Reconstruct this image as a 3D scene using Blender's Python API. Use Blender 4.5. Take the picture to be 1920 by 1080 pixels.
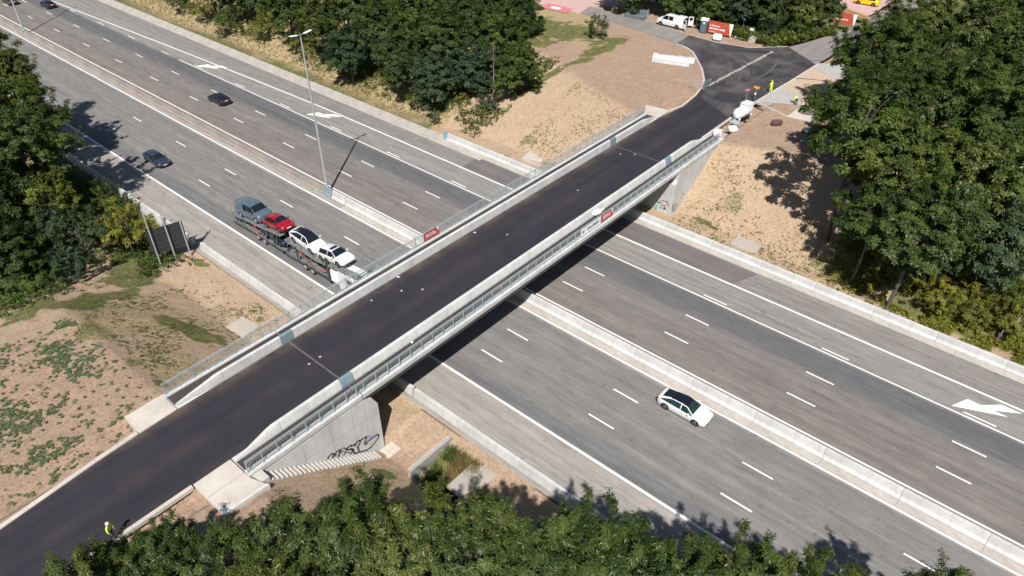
import bpy, bmesh, math, random
import numpy as np
from mathutils import Vector, Matrix, noise as mnoise
PI = math.pi
R = math.radians
for o in list(bpy.data.objects): bpy.data.objects.remove(o)
scene = bpy.context.scene
col = scene.collection

# ---------------------------------------------------------------- camera, world, sun, exposure
CAM_H = 46.8
cam = bpy.data.cameras.new('camera'); cam_o = bpy.data.objects.new('camera', cam); col.objects.link(cam_o)
scene.camera = cam_o
FPX = 1368.0
cam.sensor_width = 36.0; cam.lens = 36.0 * FPX / 1920.0
cam.clip_start = 0.5; cam.clip_end = 6000
yaw = R(49.25); pit = math.atan(1054.0 / FPX)
F0 = Vector((-math.cos(yaw), math.sin(yaw), 0)); RT = Vector((math.sin(yaw), math.cos(yaw), 0)); ZV = Vector((0, 0, 1))
FW = F0 * math.cos(pit) - ZV * math.sin(pit); UP = F0 * math.sin(pit) + ZV * math.cos(pit)
cam_o.matrix_world = Matrix(((RT.x, UP.x, -FW.x, 0), (RT.y, UP.y, -FW.y, 0), (RT.z, UP.z, -FW.z, CAM_H), (0, 0, 0, 1)))

world = bpy.data.worlds.new('World'); scene.world = world; world.use_nodes = True
wn = world.node_tree.nodes; wl = world.node_tree.links; wn.clear()
sky = wn.new('ShaderNodeTexSky'); sky.sky_type = 'NISHITA'; sky.sun_disc = False
SUN_EL = R(51.3)
sky.sun_elevation = SUN_EL; sky.sun_rotation = R(143.4); sky.air_density = 1.0; sky.dust_density = 0.8; sky.altitude = 100
bg = wn.new('ShaderNodeBackground'); bg.inputs['Strength'].default_value = 0.05
wo = wn.new('ShaderNodeOutputWorld'); wl.new(sky.outputs[0], bg.inputs[0]); wl.new(bg.outputs[0], wo.inputs[0])
sun = bpy.data.lights.new('sun', 'SUN'); sun.energy = 4.9; sun.angle = R(0.55); sun.color = (1.0, 0.965, 0.91)
sun_o = bpy.data.objects.new('sun', sun); col.objects.link(sun_o)
SD = Vector((-0.477, 0.642, -1.0)).normalized()
sun_o.rotation_euler = SD.to_track_quat('-Z', 'Y').to_euler(); sun_o.location = (20, -20, 60)
scene.view_settings.view_transform = 'Standard'; scene.view_settings.look = 'None'
scene.view_settings.exposure = 0.5; scene.view_settings.gamma = 1.0; scene.view_settings.use_curve_mapping = False
scene.cycles.max_bounces = 6; scene.cycles.transparent_max_bounces = 8

rng = np.random.default_rng(7)
rnd = random.Random(11)

# ---------------------------------------------------------------- terrain height
def sm(a, b, x):   # smooth step from a to b
    return min(1.0, max(0.0, (x - a) / (b - a)))
def crest(x):
    c = 80.0
    if x < -47: c += (-47 - x) * .42
    if x > -34: c += max(0, min(3, (x + 34) * .35))
    return min(c, 92.0)
def h(x, y):
    if y < 48:
        t = 1 - sm(12.2, 23.2, y); p = sm(-76, -60, x)
        return 6 * t * p + (1 - p) * t * 1.5
    f = 69.2 + 1.4 * sm(-72, -60, x) * sm(-14, -24, x)
    return 6 * sm(f, crest(x) - .5, y)
def hs(x, y):                      # height of the ground sheet itself, cut away below the bridge
    z = h(x, y)
    if y < 48:
        z -= 1.2 * sm(12.6, 22.6, y) * sm(28.2, 24.5, y) * sm(-50, -46, x) * sm(8, -8, x)
        if -30.1 < x < -22 and y > 22.6: z -= .25
    if -46.0 < x < -34.6:
        if y < 22.6: z = 5.1
        elif y < 48: z = -.35
        elif y > 70.0: z = 5.1
        else: z = 0
    if 27.9 < y < 66.4: return -.25
    if on_road(x, y): return 5.8
    return z
def on_road(x, y):
    return (-36.9 < x < -32.6 and 9.0 < y < 12.4) or (-46.4 < x < -43.6 and 9.1 < y < 12.4) or (-43.95 < x < -36.7 and y < 12.5) or (-44.0 < x < -36.8 and 80.0 < y < 95)

# ---------------------------------------------------------------- materials
def new_mat(name):
    m = bpy.data.materials.new(name); m.use_nodes = True
    nt = m.node_tree; nt.nodes.clear()
    out = nt.nodes.new('ShaderNodeOutputMaterial'); b = nt.nodes.new('ShaderNodeBsdfPrincipled')
    nt.links.new(b.outputs[0], out.inputs[0])
    return m, nt, b, out
def N(nt, t, **kw):
    n = nt.nodes.new(t)
    for k, v in kw.items():
        if k in n.inputs: n.inputs[k].default_value = v
        else: setattr(n, k, v)
    return n
def mapping(nt, scale=(1, 1, 1), rot=(0, 0, 0)):
    tc = N(nt, 'ShaderNodeTexCoord'); mp = N(nt, 'ShaderNodeMapping')
    mp.inputs['Scale'].default_value = scale; mp.inputs['Rotation'].default_value = rot
    nt.links.new(tc.outputs['Object'], mp.inputs['Vector']); return mp
def noise(nt, vec, scale, detail=4, rough=.6):
    n = N(nt, 'ShaderNodeTexNoise'); n.inputs['Scale'].default_value = scale; n.inputs['Detail'].default_value = detail
    n.inputs['Roughness'].default_value = rough; nt.links.new(vec.outputs[0], n.inputs['Vector']); return n
def ramp(nt, src, stops):
    r = N(nt, 'ShaderNodeValToRGB'); cr = r.color_ramp
    while len(cr.elements) > 1: cr.elements.remove(cr.elements[-1])
    for i, (p, c) in enumerate(stops):
        e = cr.elements[0] if i == 0 else cr.elements.new(p)
        e.position = p
        if isinstance(c, (int, float)): c = (c, c, c)
        e.color = (*c, 1)
    nt.links.new(src, r.inputs[0]); return r
def mix(nt, a, b, fac, mode='MIX'):
    m = N(nt, 'ShaderNodeMix', data_type='RGBA', blend_type=mode)
    for s, i in ((fac, 0), (a, 6), (b, 7)):
        if hasattr(s, 'links') or hasattr(s, 'is_linked'): nt.links.new(s, m.inputs[i])
        elif i == 0: m.inputs[0].default_value = s
        else: m.inputs[i].default_value = (*s, 1)
    return m.outputs[2]
def bump(nt, b, src, strength=.3, dist=.02):
    bn = N(nt, 'ShaderNodeBump'); bn.inputs['Strength'].default_value = strength; bn.inputs['Distance'].default_value = dist
    nt.links.new(src, bn.inputs['Height']); nt.links.new(bn.outputs[0], b.inputs['Normal'])
MATS = {}
def simple(name, c, rough=.6, metal=0, var=.12, scale=3.0, coat=0, spec=None, bmp=0):
    if name in MATS: return MATS[name]
    m, nt, b, out = new_mat(name)
    mp = mapping(nt); n = noise(nt, mp, scale, 5)
    r = ramp(nt, n.outputs[0], [(.3, tuple(max(0, v * (1 - var)) for v in c)), (.7, tuple(min(1, v * (1 + var)) for v in c))])
    nt.links.new(r.outputs[0], b.inputs['Base Color'])
    b.inputs['Roughness'].default_value = rough; b.inputs['Metallic'].default_value = metal
    if coat: b.inputs['Coat Weight'].default_value = coat; b.inputs['Coat Roughness'].default_value = .05
    if spec is not None: b.inputs['Specular IOR Level'].default_value = spec
    if bmp: bump(nt, b, n.outputs[0], bmp)
    MATS[name] = m; return m
def concrete(name, c, dirt=(.30, .26, .21), amount=.5, streak=(1.0, 1.0, .25), scale=1.6):
    m, nt, b, out = new_mat(name)
    mp = mapping(nt, streak); n1 = noise(nt, mp, scale, 6, .65)
    mp2 = mapping(nt); n2 = noise(nt, mp2, 14, 5, .7); n3 = noise(nt, mp2, .35, 3, .6)
    c1 = mix(nt, tuple(v * .88 for v in c), tuple(min(.85, v * 1.08) for v in c), n2.outputs[0])
    r = ramp(nt, n1.outputs[0], [(.46, 0), (.72, amount)])
    c2 = mix(nt, c1, dirt, r.outputs[0])
    r3 = ramp(nt, n3.outputs[0], [(.35, .88), (.65, 1.05)])
    c3 = mix(nt, c2, r3.outputs[0], 1.0, 'MULTIPLY')
    nt.links.new(c3, b.inputs['Base Color']); b.inputs['Roughness'].default_value = .9
    b.inputs['Specular IOR Level'].default_value = .25
    bump(nt, b, n2.outputs[0], .25, .01)
    return m
M_conc = concrete('pale_concrete', (.54, .54, .535), dirt=(.36, .33, .30), amount=.6, scale=2.2)
M_conc_new = concrete('new_concrete', (.49, .49, .485), dirt=(.33, .31, .285), amount=.55, scale=2.4)
M_conc_old = concrete('weathered_concrete', (.27, .23, .205), dirt=(.17, .14, .12), amount=.6)
M_conc_gut = concrete('gutter_concrete', (.42, .385, .35), dirt=(.26, .22, .19), amount=.7, streak=(.5, 1, 1))
M_conc_slab = concrete('slab_concrete', (.50, .455, .41), dirt=(.40, .33, .27), amount=.6, streak=(1, 1, 1), scale=.8)
M_conc_wall = concrete('wall_concrete', (.50, .50, .495), dirt=(.35, .34, .32), amount=.5)
M_step = concrete('step_concrete', (.46, .435, .40), dirt=(.44, .38, .31), amount=.4)
M_galv = simple('galvanised_steel', (.40, .46, .48), .45, .35, .12, 6)
M_galv_d = simple('dark_galvanised_steel', (.17, .20, .21), .5, .3, .15, 6)
M_blue_steel = simple('blue_grey_steel_plate', (.27, .36, .41), .4, .4, .12, 3)
M_black = simple('black_rubber', (.012, .012, .013), .7)
M_dark = simple('black_trim_and_shade', (.01, .01, .012), .8)  # near-black for grilles, and for shade painted into openings
M_glass = simple('car_glass', (.010, .013, .016), .06, 0, .1, 2, spec=.8)
M_glass_b = simple('car_glass_green', (.014, .030, .029), .06, 0, .3, 2, spec=.8)
M_white_p = simple('white_paint', (.64, .64, .635), .25, 0, .02, 2, coat=.6)
M_black_p = simple('black_paint', (.012, .014, .018), .22, .1, .1, 2, coat=.7)
M_black_r = simple('black_glass_roof', (.008, .010, .018), .08, 0, .1, 2, spec=.7)
M_blue_p = simple('dark_blue_paint', (.035, .045, .075), .25, .3, .1, 2, coat=.7)
M_dblue_p = simple('navy_paint', (.012, .022, .05), .25, .3, .1, 2, coat=.7)
M_grey_p = simple('grey_blue_paint', (.095, .135, .18), .3, .2, .05, 2, coat=.6)
M_red_p = simple('red_paint', (.30, .008, .022), .25, .1, .08, 2, coat=.7)
M_yellow_p = simple('yellow_paint', (.75, .48, .01), .25, 0, .05, 2, coat=.6)
M_lamp_w = simple('clear_headlight', (.45, .47, .5), .1, .3, .2, 8, spec=.8)
M_lamp_r = simple('red_tail_light', (.35, .01, .01), .15, 0, .2, 8, spec=.8)
M_plate = simple('number_plate_white', (.7, .7, .68), .5, 0, .04, 10)
M_rim = simple('alloy_rim', (.16, .16, .165), .35, .7, .2, 12)
M_rim_l = simple('light_alloy_rim', (.5, .5, .5), .35, .5, .2, 12)
M_marking = None
M_hivis = simple('hi_vis_yellow', (.62, .85, .05), .7, 0, .12, 6)
M_trou = simple('dark_trousers', (.03, .035, .05), .8, 0, .2, 8)
M_skin = simple('skin', (.45, .27, .19), .6, 0, .08, 8)
M_maroon = simple('maroon_cloth', (.10, .045, .05), .85, 0, .2, 5)
M_red_sign = simple('red_sign_face', (.42, .078, .045), .5, 0, .15, 1.5)
M_white_s = simple('white_sign_face', (.75, .75, .76), .5, 0, .04, 3)
M_ink = simple('dark_lettering', (.03, .04, .05), .6)
M_graf = simple('black_spray_paint', (.02, .02, .022), .7, 0, .4, 6)
M_graf_v = simple('violet_spray_paint', (.28, .26, .55), .7, 0, .2, 6)
M_graf_g = simple('green_spray_paint', (.20, .42, .22), .7, 0, .2, 6)
M_wood = simple('timber', (.42, .27, .15), .8, 0, .2, 3)
M_plastic_g = simple('grey_plastic', (.07, .09, .115), .5, 0, .1, 3)
M_bark = simple('tree_bark', (.085, .070, .055), .95, 0, .35, 5, bmp=.5)
M_pole = simple('wooden_pole', (.34, .30, .25), .9, 0, .2, 4)
M_orange = simple('orange_sign', (.7, .30, .02), .5, 0, .1, 5)
M_pink = simple('faded_red_plastic', (.55, .16, .17), .6, 0, .15, 5)

def marking_mat():
    m, nt, b, out = new_mat('road_paint_white')
    mp = mapping(nt); n = noise(nt, mp, 9, 6, .7); n2 = noise(nt, mp, .8, 3)
    c = ramp(nt, n.outputs[0], [(.30, (.38, .37, .36)), (.42, (.66, .65, .63)), (.7, (.78, .77, .75))])
    c2 = mix(nt, c.outputs[0], (.60, .57, .54), n2.outputs[0])
    nt.links.new(c2, b.inputs['Base Color']); b.inputs['Roughness'].default_value = .7
    return m
M_marking = marking_mat()
M_marking2 = simple('road_paint_fresh', (.82, .82, .80), .6, 0, .05, 5)

def motorway_mat():
    m, nt, b, out = new_mat('motorway_asphalt')
    tc = N(nt, 'ShaderNodeTexCoord'); sp = N(nt, 'ShaderNodeSeparateXYZ'); nt.links.new(tc.outputs['Object'], sp.inputs[0])
    # wobble lane joints a little
    mp = mapping(nt, (.02, .6, 1)); nw = noise(nt, mp, 1.0, 3)
    mr = N(nt, 'ShaderNodeMapRange'); mr.inputs[1].default_value = 28; mr.inputs[2].default_value = 68
    nt.links.new(sp.outputs[1], mr.inputs[0])
    def q(y): return (y - 28) / 40
    sh = (0.271, 0.247, 0.225); g1 = (0.166, 0.160, 0.156); g2 = (0.183, 0.173, 0.168); gl = (0.222, 0.214, 0.207); br = (0.166, 0.143, 0.134)
    dk = (0.108, 0.106, 0.111); ml = (0.216, 0.206, 0.194); sh2 = (0.204, 0.189, 0.178)
    st = [(q(28), sh), (q(33.0), sh), (q(33.25), (0.128, 0.127, 0.129)), (q(34.6), (0.144, 0.140, 0.142)), (q(35.6), g2), (q(36.8), g2), (q(37.1), g1), (q(38.4), g2), (q(40.6), g1), (q(41.2), g2), (q(43.8), g1), (q(44.3), (0.299, 0.274, 0.256)), (q(46.8), (0.188, 0.165, 0.152)),
          (q(47.1), br), (q(48.6), (0.183, 0.161, 0.150)), (q(50.3), br), (q(50.6), (0.155, 0.140, 0.134)), (q(52.4), (0.172, 0.157, 0.149)), (q(53.9), (0.166, 0.151, 0.144)), (q(54.2), (0.139, 0.132, 0.131)), (q(55.3), dk), (q(57.3), dk), (q(57.6), (0.177, 0.171, 0.164)), (q(58.0), ml), (q(61.4), ml), (q(61.7), sh2), (q(68), sh2)]
    r = ramp(nt, mr.outputs[0], st)
    # streaks along the traffic
    mp1 = mapping(nt, (.035, 2.2, 1)); s1 = noise(nt, mp1, 1.0, 5, .6)
    r1 = ramp(nt, s1.outputs[0], [(.25, .80), (.5, 1.0), (.78, 1.20)])
    c1 = mix(nt, r.outputs[0], r1.outputs[0], 1.0, 'MULTIPLY')
    mp2 = mapping(nt, (.25, 1.0, 1)); s2 = noise(nt, mp2, 1.3, 6, .7)
    r2 = ramp(nt, s2.outputs[0], [(.3, .84), (.5, 1.0), (.72, 1.20)])
    c2 = mix(nt, c1, r2.outputs[0], 1.0, 'MULTIPLY')
    mp3 = mapping(nt); s3 = noise(nt, mp3, 22, 4, .8)
    r3 = ramp(nt, s3.outputs[0], [(.3, .84), (.7, 1.16)])
    c3 = mix(nt, c2, r3.outputs[0], 1.0, 'MULTIPLY')
    # sealed cracks, long and thin
    mpv = mapping(nt, (.05, 1.0, 1)); vn = noise(nt, mpv, .55, 7, .75)
    rc = ramp(nt, vn.outputs[0], [(.492, 0), (.498, .55), (.503, .55), (.509, 0)])
    c4 = mix(nt, c3, (.07, .068, .068), rc.outputs[0])
    # scattered dark spots (oil)
    sv = noise(nt, mp3, 1.1, 2, .4)
    rs = ramp(nt, sv.outputs[0], [(.68, 0), (.73, .30)])
    c5 = mix(nt, c4, (.07, .06, .055), rs.outputs[0])
    nt.links.new(c5, b.inputs['Base Color'])
    b.inputs['Roughness'].default_value = .9; b.inputs['Specular IOR Level'].default_value = .2
    bump(nt, b, s3.outputs[0], .3, .01)
    return m
def asphalt_mat(name, c, light, bands=None, dusty=.5, ax=0):
    m, nt, b, out = new_mat(name)
    tc = N(nt, 'ShaderNodeTexCoord'); sp = N(nt, 'ShaderNodeSeparateXYZ'); nt.links.new(tc.outputs['Object'], sp.inputs[0])
    mp = mapping(nt, (1.1, .06, 1) if ax == 0 else (.06, 1.1, 1)); s1 = noise(nt, mp, 1.0, 6, .65)
    mp2 = mapping(nt); s2 = noise(nt, mp2, .28, 5, .6); s3 = noise(nt, mp2, 20, 4, .8); s4 = noise(nt, mp2, 1.2, 6, .7)
    c1 = mix(nt, tuple(v * .62 for v in c), tuple(v * 1.65 for v in c), s1.outputs[0])
    if bands:
        mr = N(nt, 'ShaderNodeMapRange'); mr.inputs[1].default_value = -44; mr.inputs[2].default_value = -36; nt.links.new(sp.outputs[0], mr.inputs[0])
        rb = ramp(nt, mr.outputs[0], bands)
        add = N(nt, 'ShaderNodeMath', operation='MULTIPLY'); nt.links.new(rb.outputs[0], add.inputs[0])
        rr = ramp(nt, s2.outputs[0], [(.38, .15), (.62, 1.15)]); nt.links.new(rr.outputs[0], add.inputs[1])
        c1 = mix(nt, c1, light, add.outputs[0])
    else:
        rr = ramp(nt, s2.outputs[0], [(.42, 0), (.75, dusty)]); c1 = mix(nt, c1, light, rr.outputs[0])
    r4 = ramp(nt, s4.outputs[0], [(.62, 0), (.8, .35 * dusty)]); c1 = mix(nt, c1, light, r4.outputs[0])
    r3 = ramp(nt, s3.outputs[0], [(.3, .8), (.7, 1.2)]); c1 = mix(nt, c1, r3.outputs[0], 1.0, 'MULTIPLY')
    nt.links.new(c1, b.inputs['Base Color']); b.inputs['Roughness'].default_value = .85; b.inputs['Specular IOR Level'].default_value = .25
    bump(nt, b, s3.outputs[0], .35, .012)
    return m
M_motorway = motorway_mat()
M_patch = asphalt_mat('dark_shoulder_patch', (.115, .104, .104), (.18, .16, .15), dusty=.4, ax=1)
M_newasph = asphalt_mat('new_asphalt', (.0205, .0195, .026), (.098, .072, .060), bands=[(0, .95), (.07, .62), (.15, .12), (.35, .04), (.5, .20), (.62, .05), (.80, .06), (.95, .25), (1, .45)], dusty=.6)
M_newasph2 = asphalt_mat('junction_asphalt', (.029, .0275, .033), (.125, .112, .104), dusty=.85)
M_walk = asphalt_mat('walkway_asphalt', (.035, .031, .033), (.10, .078, .068), dusty=.5)
M_oldasph = asphalt_mat('old_asphalt', (.17, .155, .15), (.25, .22, .20), dusty=.7)
M_gravel = simple('gravel_paving', (.34, .325, .31), .95, 0, .3, 6, bmp=.4)
M_redpave = simple('red_brick_paving', (.45, .30, .27), .95, 0, .18, 8, bmp=.3)
M_redpaint = simple('red_road_paint', (.50, .16, .18), .8, 0, .12, 3)

def ground_mat():
    m, nt, b, out = new_mat('earth_and_grass')
    at = N(nt, 'ShaderNodeVertexColor'); at.layer_name = 'cover'
    sp = N(nt, 'ShaderNodeSeparateColor'); nt.links.new(at.outputs[0], sp.inputs[0])
    mp = mapping(nt); n1 = noise(nt, mp, .5, 6, .65); n2 = noise(nt, mp, 3.5, 6, .75); n3 = noise(nt, mp, 16, 4, .7); n4 = noise(nt, mp, 1.4, 5, .7); n6 = noise(nt, mp, 4.2, 4, .62)
    mpa = mapping(nt, (1, .35, 1), (0, 0, R(25))); n5 = noise(nt, mpa, 2.2, 5, .7)
    sand = mix(nt, (.345, .248, .166), (.445, .330, .232), n1.outputs[0])
    soil = mix(nt, (.30, .205, .148), (.385, .275, .205), n1.outputs[0])
    rsoil = ramp(nt, n5.outputs[0], [(.35, .86), (.7, 1.08)]); soil = mix(nt, soil, rsoil.outputs[0], 1.0, 'MULTIPLY')
    base = mix(nt, sand, soil, sp.outputs[0])
    # clods and stubble
    rd = ramp(nt, n6.outputs[0], [(.34, .66), (.44, .92), (.52, 1.0), (.68, 1.15)]); base = mix(nt, base, rd.outputs[0], 1.0, 'MULTIPLY')
    rdd = ramp(nt, n6.outputs[0], [(.36, (.215, .17, .085)), (.5, (.32, .245, .14)), (.64, (.46, .36, .23))]); dry = rdd.outputs[0]
    def cover(chan, nn, lo, hi):
        a = N(nt, 'ShaderNodeMath', operation='ADD'); nt.links.new(chan, a.inputs[0]); nt.links.new(nn.outputs[0], a.inputs[1])
        r = ramp(nt, a.outputs[0], [(lo, 0), (hi, 1)])
        # keep zero cover at zero
        g = N(nt, 'ShaderNodeMath', operation='MULTIPLY', use_clamp=True); nt.links.new(chan, g.inputs[0]); g.inputs[1].default_value = 6
        o = N(nt, 'ShaderNodeMath', operation='MULTIPLY'); nt.links.new(r.outputs[0], o.inputs[0]); nt.links.new(g.outputs[0], o.inputs[1]); return o.outputs[0]
    fd = cover(sp.outputs[2], n2, .78, .98); base = mix(nt, base, dry, fd)
    green = mix(nt, (.060, .070, .022), (.135, .150, .055), n3.outputs[0])
    fg = cover(sp.outputs[1], n6, .90, 1.20); rgm = ramp(nt, n4.outputs[0], [(.42, 0), (.66, .75)]); green = mix(nt, green, (.21, .175, .085), rgm.outputs[0]); base = mix(nt, base, green, fg)
    nt.links.new(base, b.inputs['Base Color']); b.inputs['Roughness'].default_value = .95; b.inputs['Specular IOR Level'].default_value = .1
    ad = N(nt, 'ShaderNodeMath', operation='ADD'); nt.links.new(n2.outputs[0], ad.inputs[0]); nt.links.new(n3.outputs[0], ad.inputs[1])
    bump(nt, b, ad.outputs[0], .7, .10)
    return m
def leaf_mat(name, dark, light, tip, trans=.35, rough=.55):
    m, nt, b, out = new_mat(name)
    at = N(nt, 'ShaderNodeVertexColor'); at.layer_name = 'var'
    sp = N(nt, 'ShaderNodeSeparateColor'); nt.links.new(at.outputs[0], sp.inputs[0])
    c = mix(nt, dark, light, sp.outputs[0]); rt = ramp(nt, sp.outputs[1], [(.945, 0), (1.0, .6)]); c = mix(nt, c, tip, rt.outputs[0])
    oi = N(nt, 'ShaderNodeObjectInfo'); ro = ramp(nt, oi.outputs['Random'], [(0, (.74, .84, .72)), (.5, (1, 1, 1)), (1, (1.30, 1.16, .92))])
    c = mix(nt, c, ro.outputs[0], 1.0, 'MULTIPLY')
    nt.links.new(c, b.inputs['Base Color']); b.inputs['Roughness'].default_value = rough; b.inputs['Specular IOR Level'].default_value = .3
    tr = N(nt, 'ShaderNodeBsdfTranslucent'); ct = mix(nt, c, (1.5, 1.7, .55), 1.0, 'MULTIPLY'); nt.links.new(ct, tr.inputs[0])
    ms = N(nt, 'ShaderNodeMixShader'); ms.inputs[0].default_value = trans
    nt.links.new(b.outputs[0], ms.inputs[1]); nt.links.new(tr.outputs[0], ms.inputs[2]); nt.links.new(ms.outputs[0], out.inputs[0])
    return m
M_ground = ground_mat()
M_leaf_a = leaf_mat('leaves_mid_green', (.026, .046, .010), (.104, .138, .028), (.20, .14, .04))
M_leaf_b = leaf_mat('leaves_dark_green', (.019, .036, .010), (.080, .110, .026), (.12, .13, .04))
M_leaf_c = leaf_mat('leaves_yellow_green', (.070, .082, .015), (.235, .235, .042), (.28, .22, .04))
M_leaf_d = leaf_mat('leaves_blue_green', (.020, .040, .022), (.066, .104, .050), (.12, .13, .06))
M_leaf_n = leaf_mat('chestnut_leaves', (.020, .040, .010), (.100, .132, .034), (.26, .15, .06), .3, .42)
M_grassb = leaf_mat('grass_blades', (.055, .085, .018), (.14, .18, .05), (.40, .33, .16), .3, .7)
M_dryb = leaf_mat('dry_grass_blades', (.16, .12, .055), (.37, .28, .16), (.12, .13, .04), .3, .8)
M_weed = leaf_mat('weed_leaves', (.075, .110, .050), (.150, .200, .095), (.25, .22, .10), .25, .6)

# ---------------------------------------------------------------- mesh helpers
class MB:
    def __init__(s): s.v = []; s.f = []; s.mi = []
    def quadbox(s, pts, mi=0):       # 8 points: bottom 4, top 4
        n = len(s.v); s.v += [tuple(p) for p in pts]
        for f in ((3, 2, 1, 0), (4, 5, 6, 7), (0, 1, 5, 4), (1, 2, 6, 5), (2, 3, 7, 6), (3, 0, 4, 7)): s.f.append(tuple(n + i for i in f)); s.mi.append(mi)
        return s
    def box(s, x0, x1, y0, y1, z0, z1, mi=0):
        return s.quadbox([(x0, y0, z0), (x1, y0, z0), (x1, y1, z0), (x0, y1, z0), (x0, y0, z1), (x1, y0, z1), (x1, y1, z1), (x0, y1, z1)], mi)
    def cbox(s, c, size, rot=0, mi=0, m=None):
        a, b, d = (v / 2 for v in size); P = [(-a, -b, -d), (a, -b, -d), (a, b, -d), (-a, b, -d), (-a, -b, d), (a, -b, d), (a, b, d), (-a, b, d)]
        M = m if m is not None else Matrix.Rotation(rot, 3, 'Z')
        return s.quadbox([M @ Vector(p) + Vector(c) for p in P], mi)
    def beam(s, p0, p1, w, t=None, mi=0):
        p0 = Vector(p0); p1 = Vector(p1); d = (p1 - p0); t = t or w
        q = d.to_track_quat('X', 'Z').to_matrix()
        return s.cbox((p0 + p1) / 2, (d.length, w, t), mi=mi, m=q)
    def tube(s, pts, rad, seg=8, mi=0, cap=True):
        pts = [Vector(p) for p in pts]; rad = rad if isinstance(rad, (list, tuple)) else [rad] * len(pts)
        n = len(s.v); u = None
        for i, p in enumerate(pts):
            d = (pts[min(i + 1, len(pts) - 1)] - pts[max(i - 1, 0)]).normalized()
            if u is None: u = d.orthogonal().normalized()
            u = (u - d * u.dot(d)).normalized(); w = d.cross(u)
            for k in range(seg):
                a = 2 * PI * k / seg; s.v.append(tuple(p + (u * math.cos(a) + w * math.sin(a)) * rad[i]))
        for i in range(len(pts) - 1):
            for k in range(seg):
                a = n + i * seg + k; b2 = n + i * seg + (k + 1) % seg; s.f.append((a, b2, b2 + seg, a + seg)); s.mi.append(mi)
        if cap:
            s.f.append(tuple(n + k for k in reversed(range(seg)))); s.mi.append(mi)
            e = n + (len(pts) - 1) * seg; s.f.append(tuple(e + k for k in range(seg))); s.mi.append(mi)
        return s
    def prism(s, poly, z0, z1, mi=0):        # poly (x, y) anticlockwise
        n = len(s.v); k = len(poly)
        zz0 = z0 if callable(z0) else (lambda x, y: z0); zz1 = z1 if callable(z1) else (lambda x, y: z1)
        s.v += [(x, y, zz0(x, y)) for x, y in poly] + [(x, y, zz1(x, y)) for x, y in poly]
        s.f.append(tuple(n + i for i in reversed(range(k)))); s.f.append(tuple(n + k + i for i in range(k))); s.mi += [mi, mi]
        for i in range(k): s.f.append((n + i, n + (i + 1) % k, n + k + (i + 1) % k, n + k + i)); s.mi.append(mi)
        return s
    def extr(s, prof, x0, x1, mi=0, ax='x'):     # profile (a, z) swept along x (or y)
        n = len(s.v); k = len(prof)
        for t in (x0, x1):
            for a, z in prof: s.v.append((t, a, z) if ax == 'x' else (a, t, z))
        s.f.append(tuple(n + i for i in range(k))); s.f.append(tuple(n + k + i for i in reversed(range(k)))); s.mi += [mi, mi]
        for i in range(k): s.f.append((n + i, n + k + i, n + k + (i + 1) % k, n + (i + 1) % k)); s.mi.append(mi)
        return s
    def flat(s, poly, z=0, mi=0):
        n = len(s.v); s.v += [(x, y, z(x, y) if callable(z) else z) for x, y in poly]; s.f.append(tuple(range(n, n + len(poly)))); s.mi.append(mi); return s
    def mesh(s, name, mats, smooth=None, fix=True):
        me = bpy.data.meshes.new(name); me.from_pydata(s.v, [], s.f)
        for m in (mats if isinstance(mats, (list, tuple)) else [mats]): me.materials.append(m)
        if any(s.mi): me.polygons.foreach_set('material_index', s.mi)
        if fix:
            bm = bmesh.new(); bm.from_mesh(me); bmesh.ops.recalc_face_normals(bm, faces=bm.faces); bm.to_mesh(me); bm.free()
        if smooth is not None:
            me.polygons.foreach_set('use_smooth', [True] * len(me.polygons)); me.set_sharp_from_angle(angle=R(smooth))
        me.update(); return me
    def build(s, name, mats, parent=None, smooth=None, loc=None, fix=True):
        o = bpy.data.objects.new(name, s.mesh(name, mats, smooth, fix)); col.objects.link(o)
        if parent: o.parent = parent
        if loc: o.location = loc
        return o
def tag(o, label=None, cat=None, group=None, kind=None):
    if label: o['label'] = label
    if cat: o['category'] = cat
    if group: o['group'] = group
    if kind: o['kind'] = kind
    return o
def thing(name, label, cat, loc=(0, 0, 0), rz=0, group=None):
    o = bpy.data.objects.new(name, None); o.empty_display_size = .3; col.objects.link(o)
    o.location = loc; o.rotation_euler = (0, 0, rz); return tag(o, label, cat, group)
def link_copy(mesh_or_obj, parent, loc=None, name=None, rot=None):
    o = bpy.data.objects.new(name or mesh_or_obj.name, mesh_or_obj); col.objects.link(o); o.parent = parent
    if loc is not None: o.location = loc
    if rot is not None: o.rotation_euler = rot
    return o
def struct(o): o['kind'] = 'structure'; return o
def text_mesh(name, s, size, mat, depth=.004, bold=0):
    cu = bpy.data.curves.new(name, 'FONT'); cu.body = s; cu.size = size; cu.extrude = depth; cu.align_x = 'CENTER'; cu.align_y = 'CENTER'; cu.offset = bold
    t = bpy.data.objects.new(name, cu); col.objects.link(t); bpy.context.view_layer.update()
    me = bpy.data.meshes.new_from_object(t.evaluated_get(bpy.context.evaluated_depsgraph_get())); me.name = name
    bpy.data.objects.remove(t); me.materials.clear(); me.materials.append(mat); return me
# ---------------------------------------------------------------- the ground sheet
def vnoise(x, y, seed=0):
    r = np.random.default_rng(seed).random((64, 64)); xi = np.floor(x).astype(int); yi = np.floor(y).astype(int)
    fx = x - xi; fy = y - yi; fx = fx * fx * (3 - 2 * fx); fy = fy * fy * (3 - 2 * fy)
    g = lambda a, b: r[a % 64, b % 64]
    return (g(xi, yi) * (1 - fx) + g(xi + 1, yi) * fx) * (1 - fy) + (g(xi, yi + 1) * (1 - fx) + g(xi + 1, yi + 1) * fx) * fy
def fbm(x, y, s, seed=0, o=4):
    t = 0; a = .5; tot = 0
    for i in range(o): t = t + a * vnoise(x * s + 17 * i, y * s + 5 * i, seed + i); tot += a; a *= .5; s *= 2.1
    return t / tot
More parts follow.
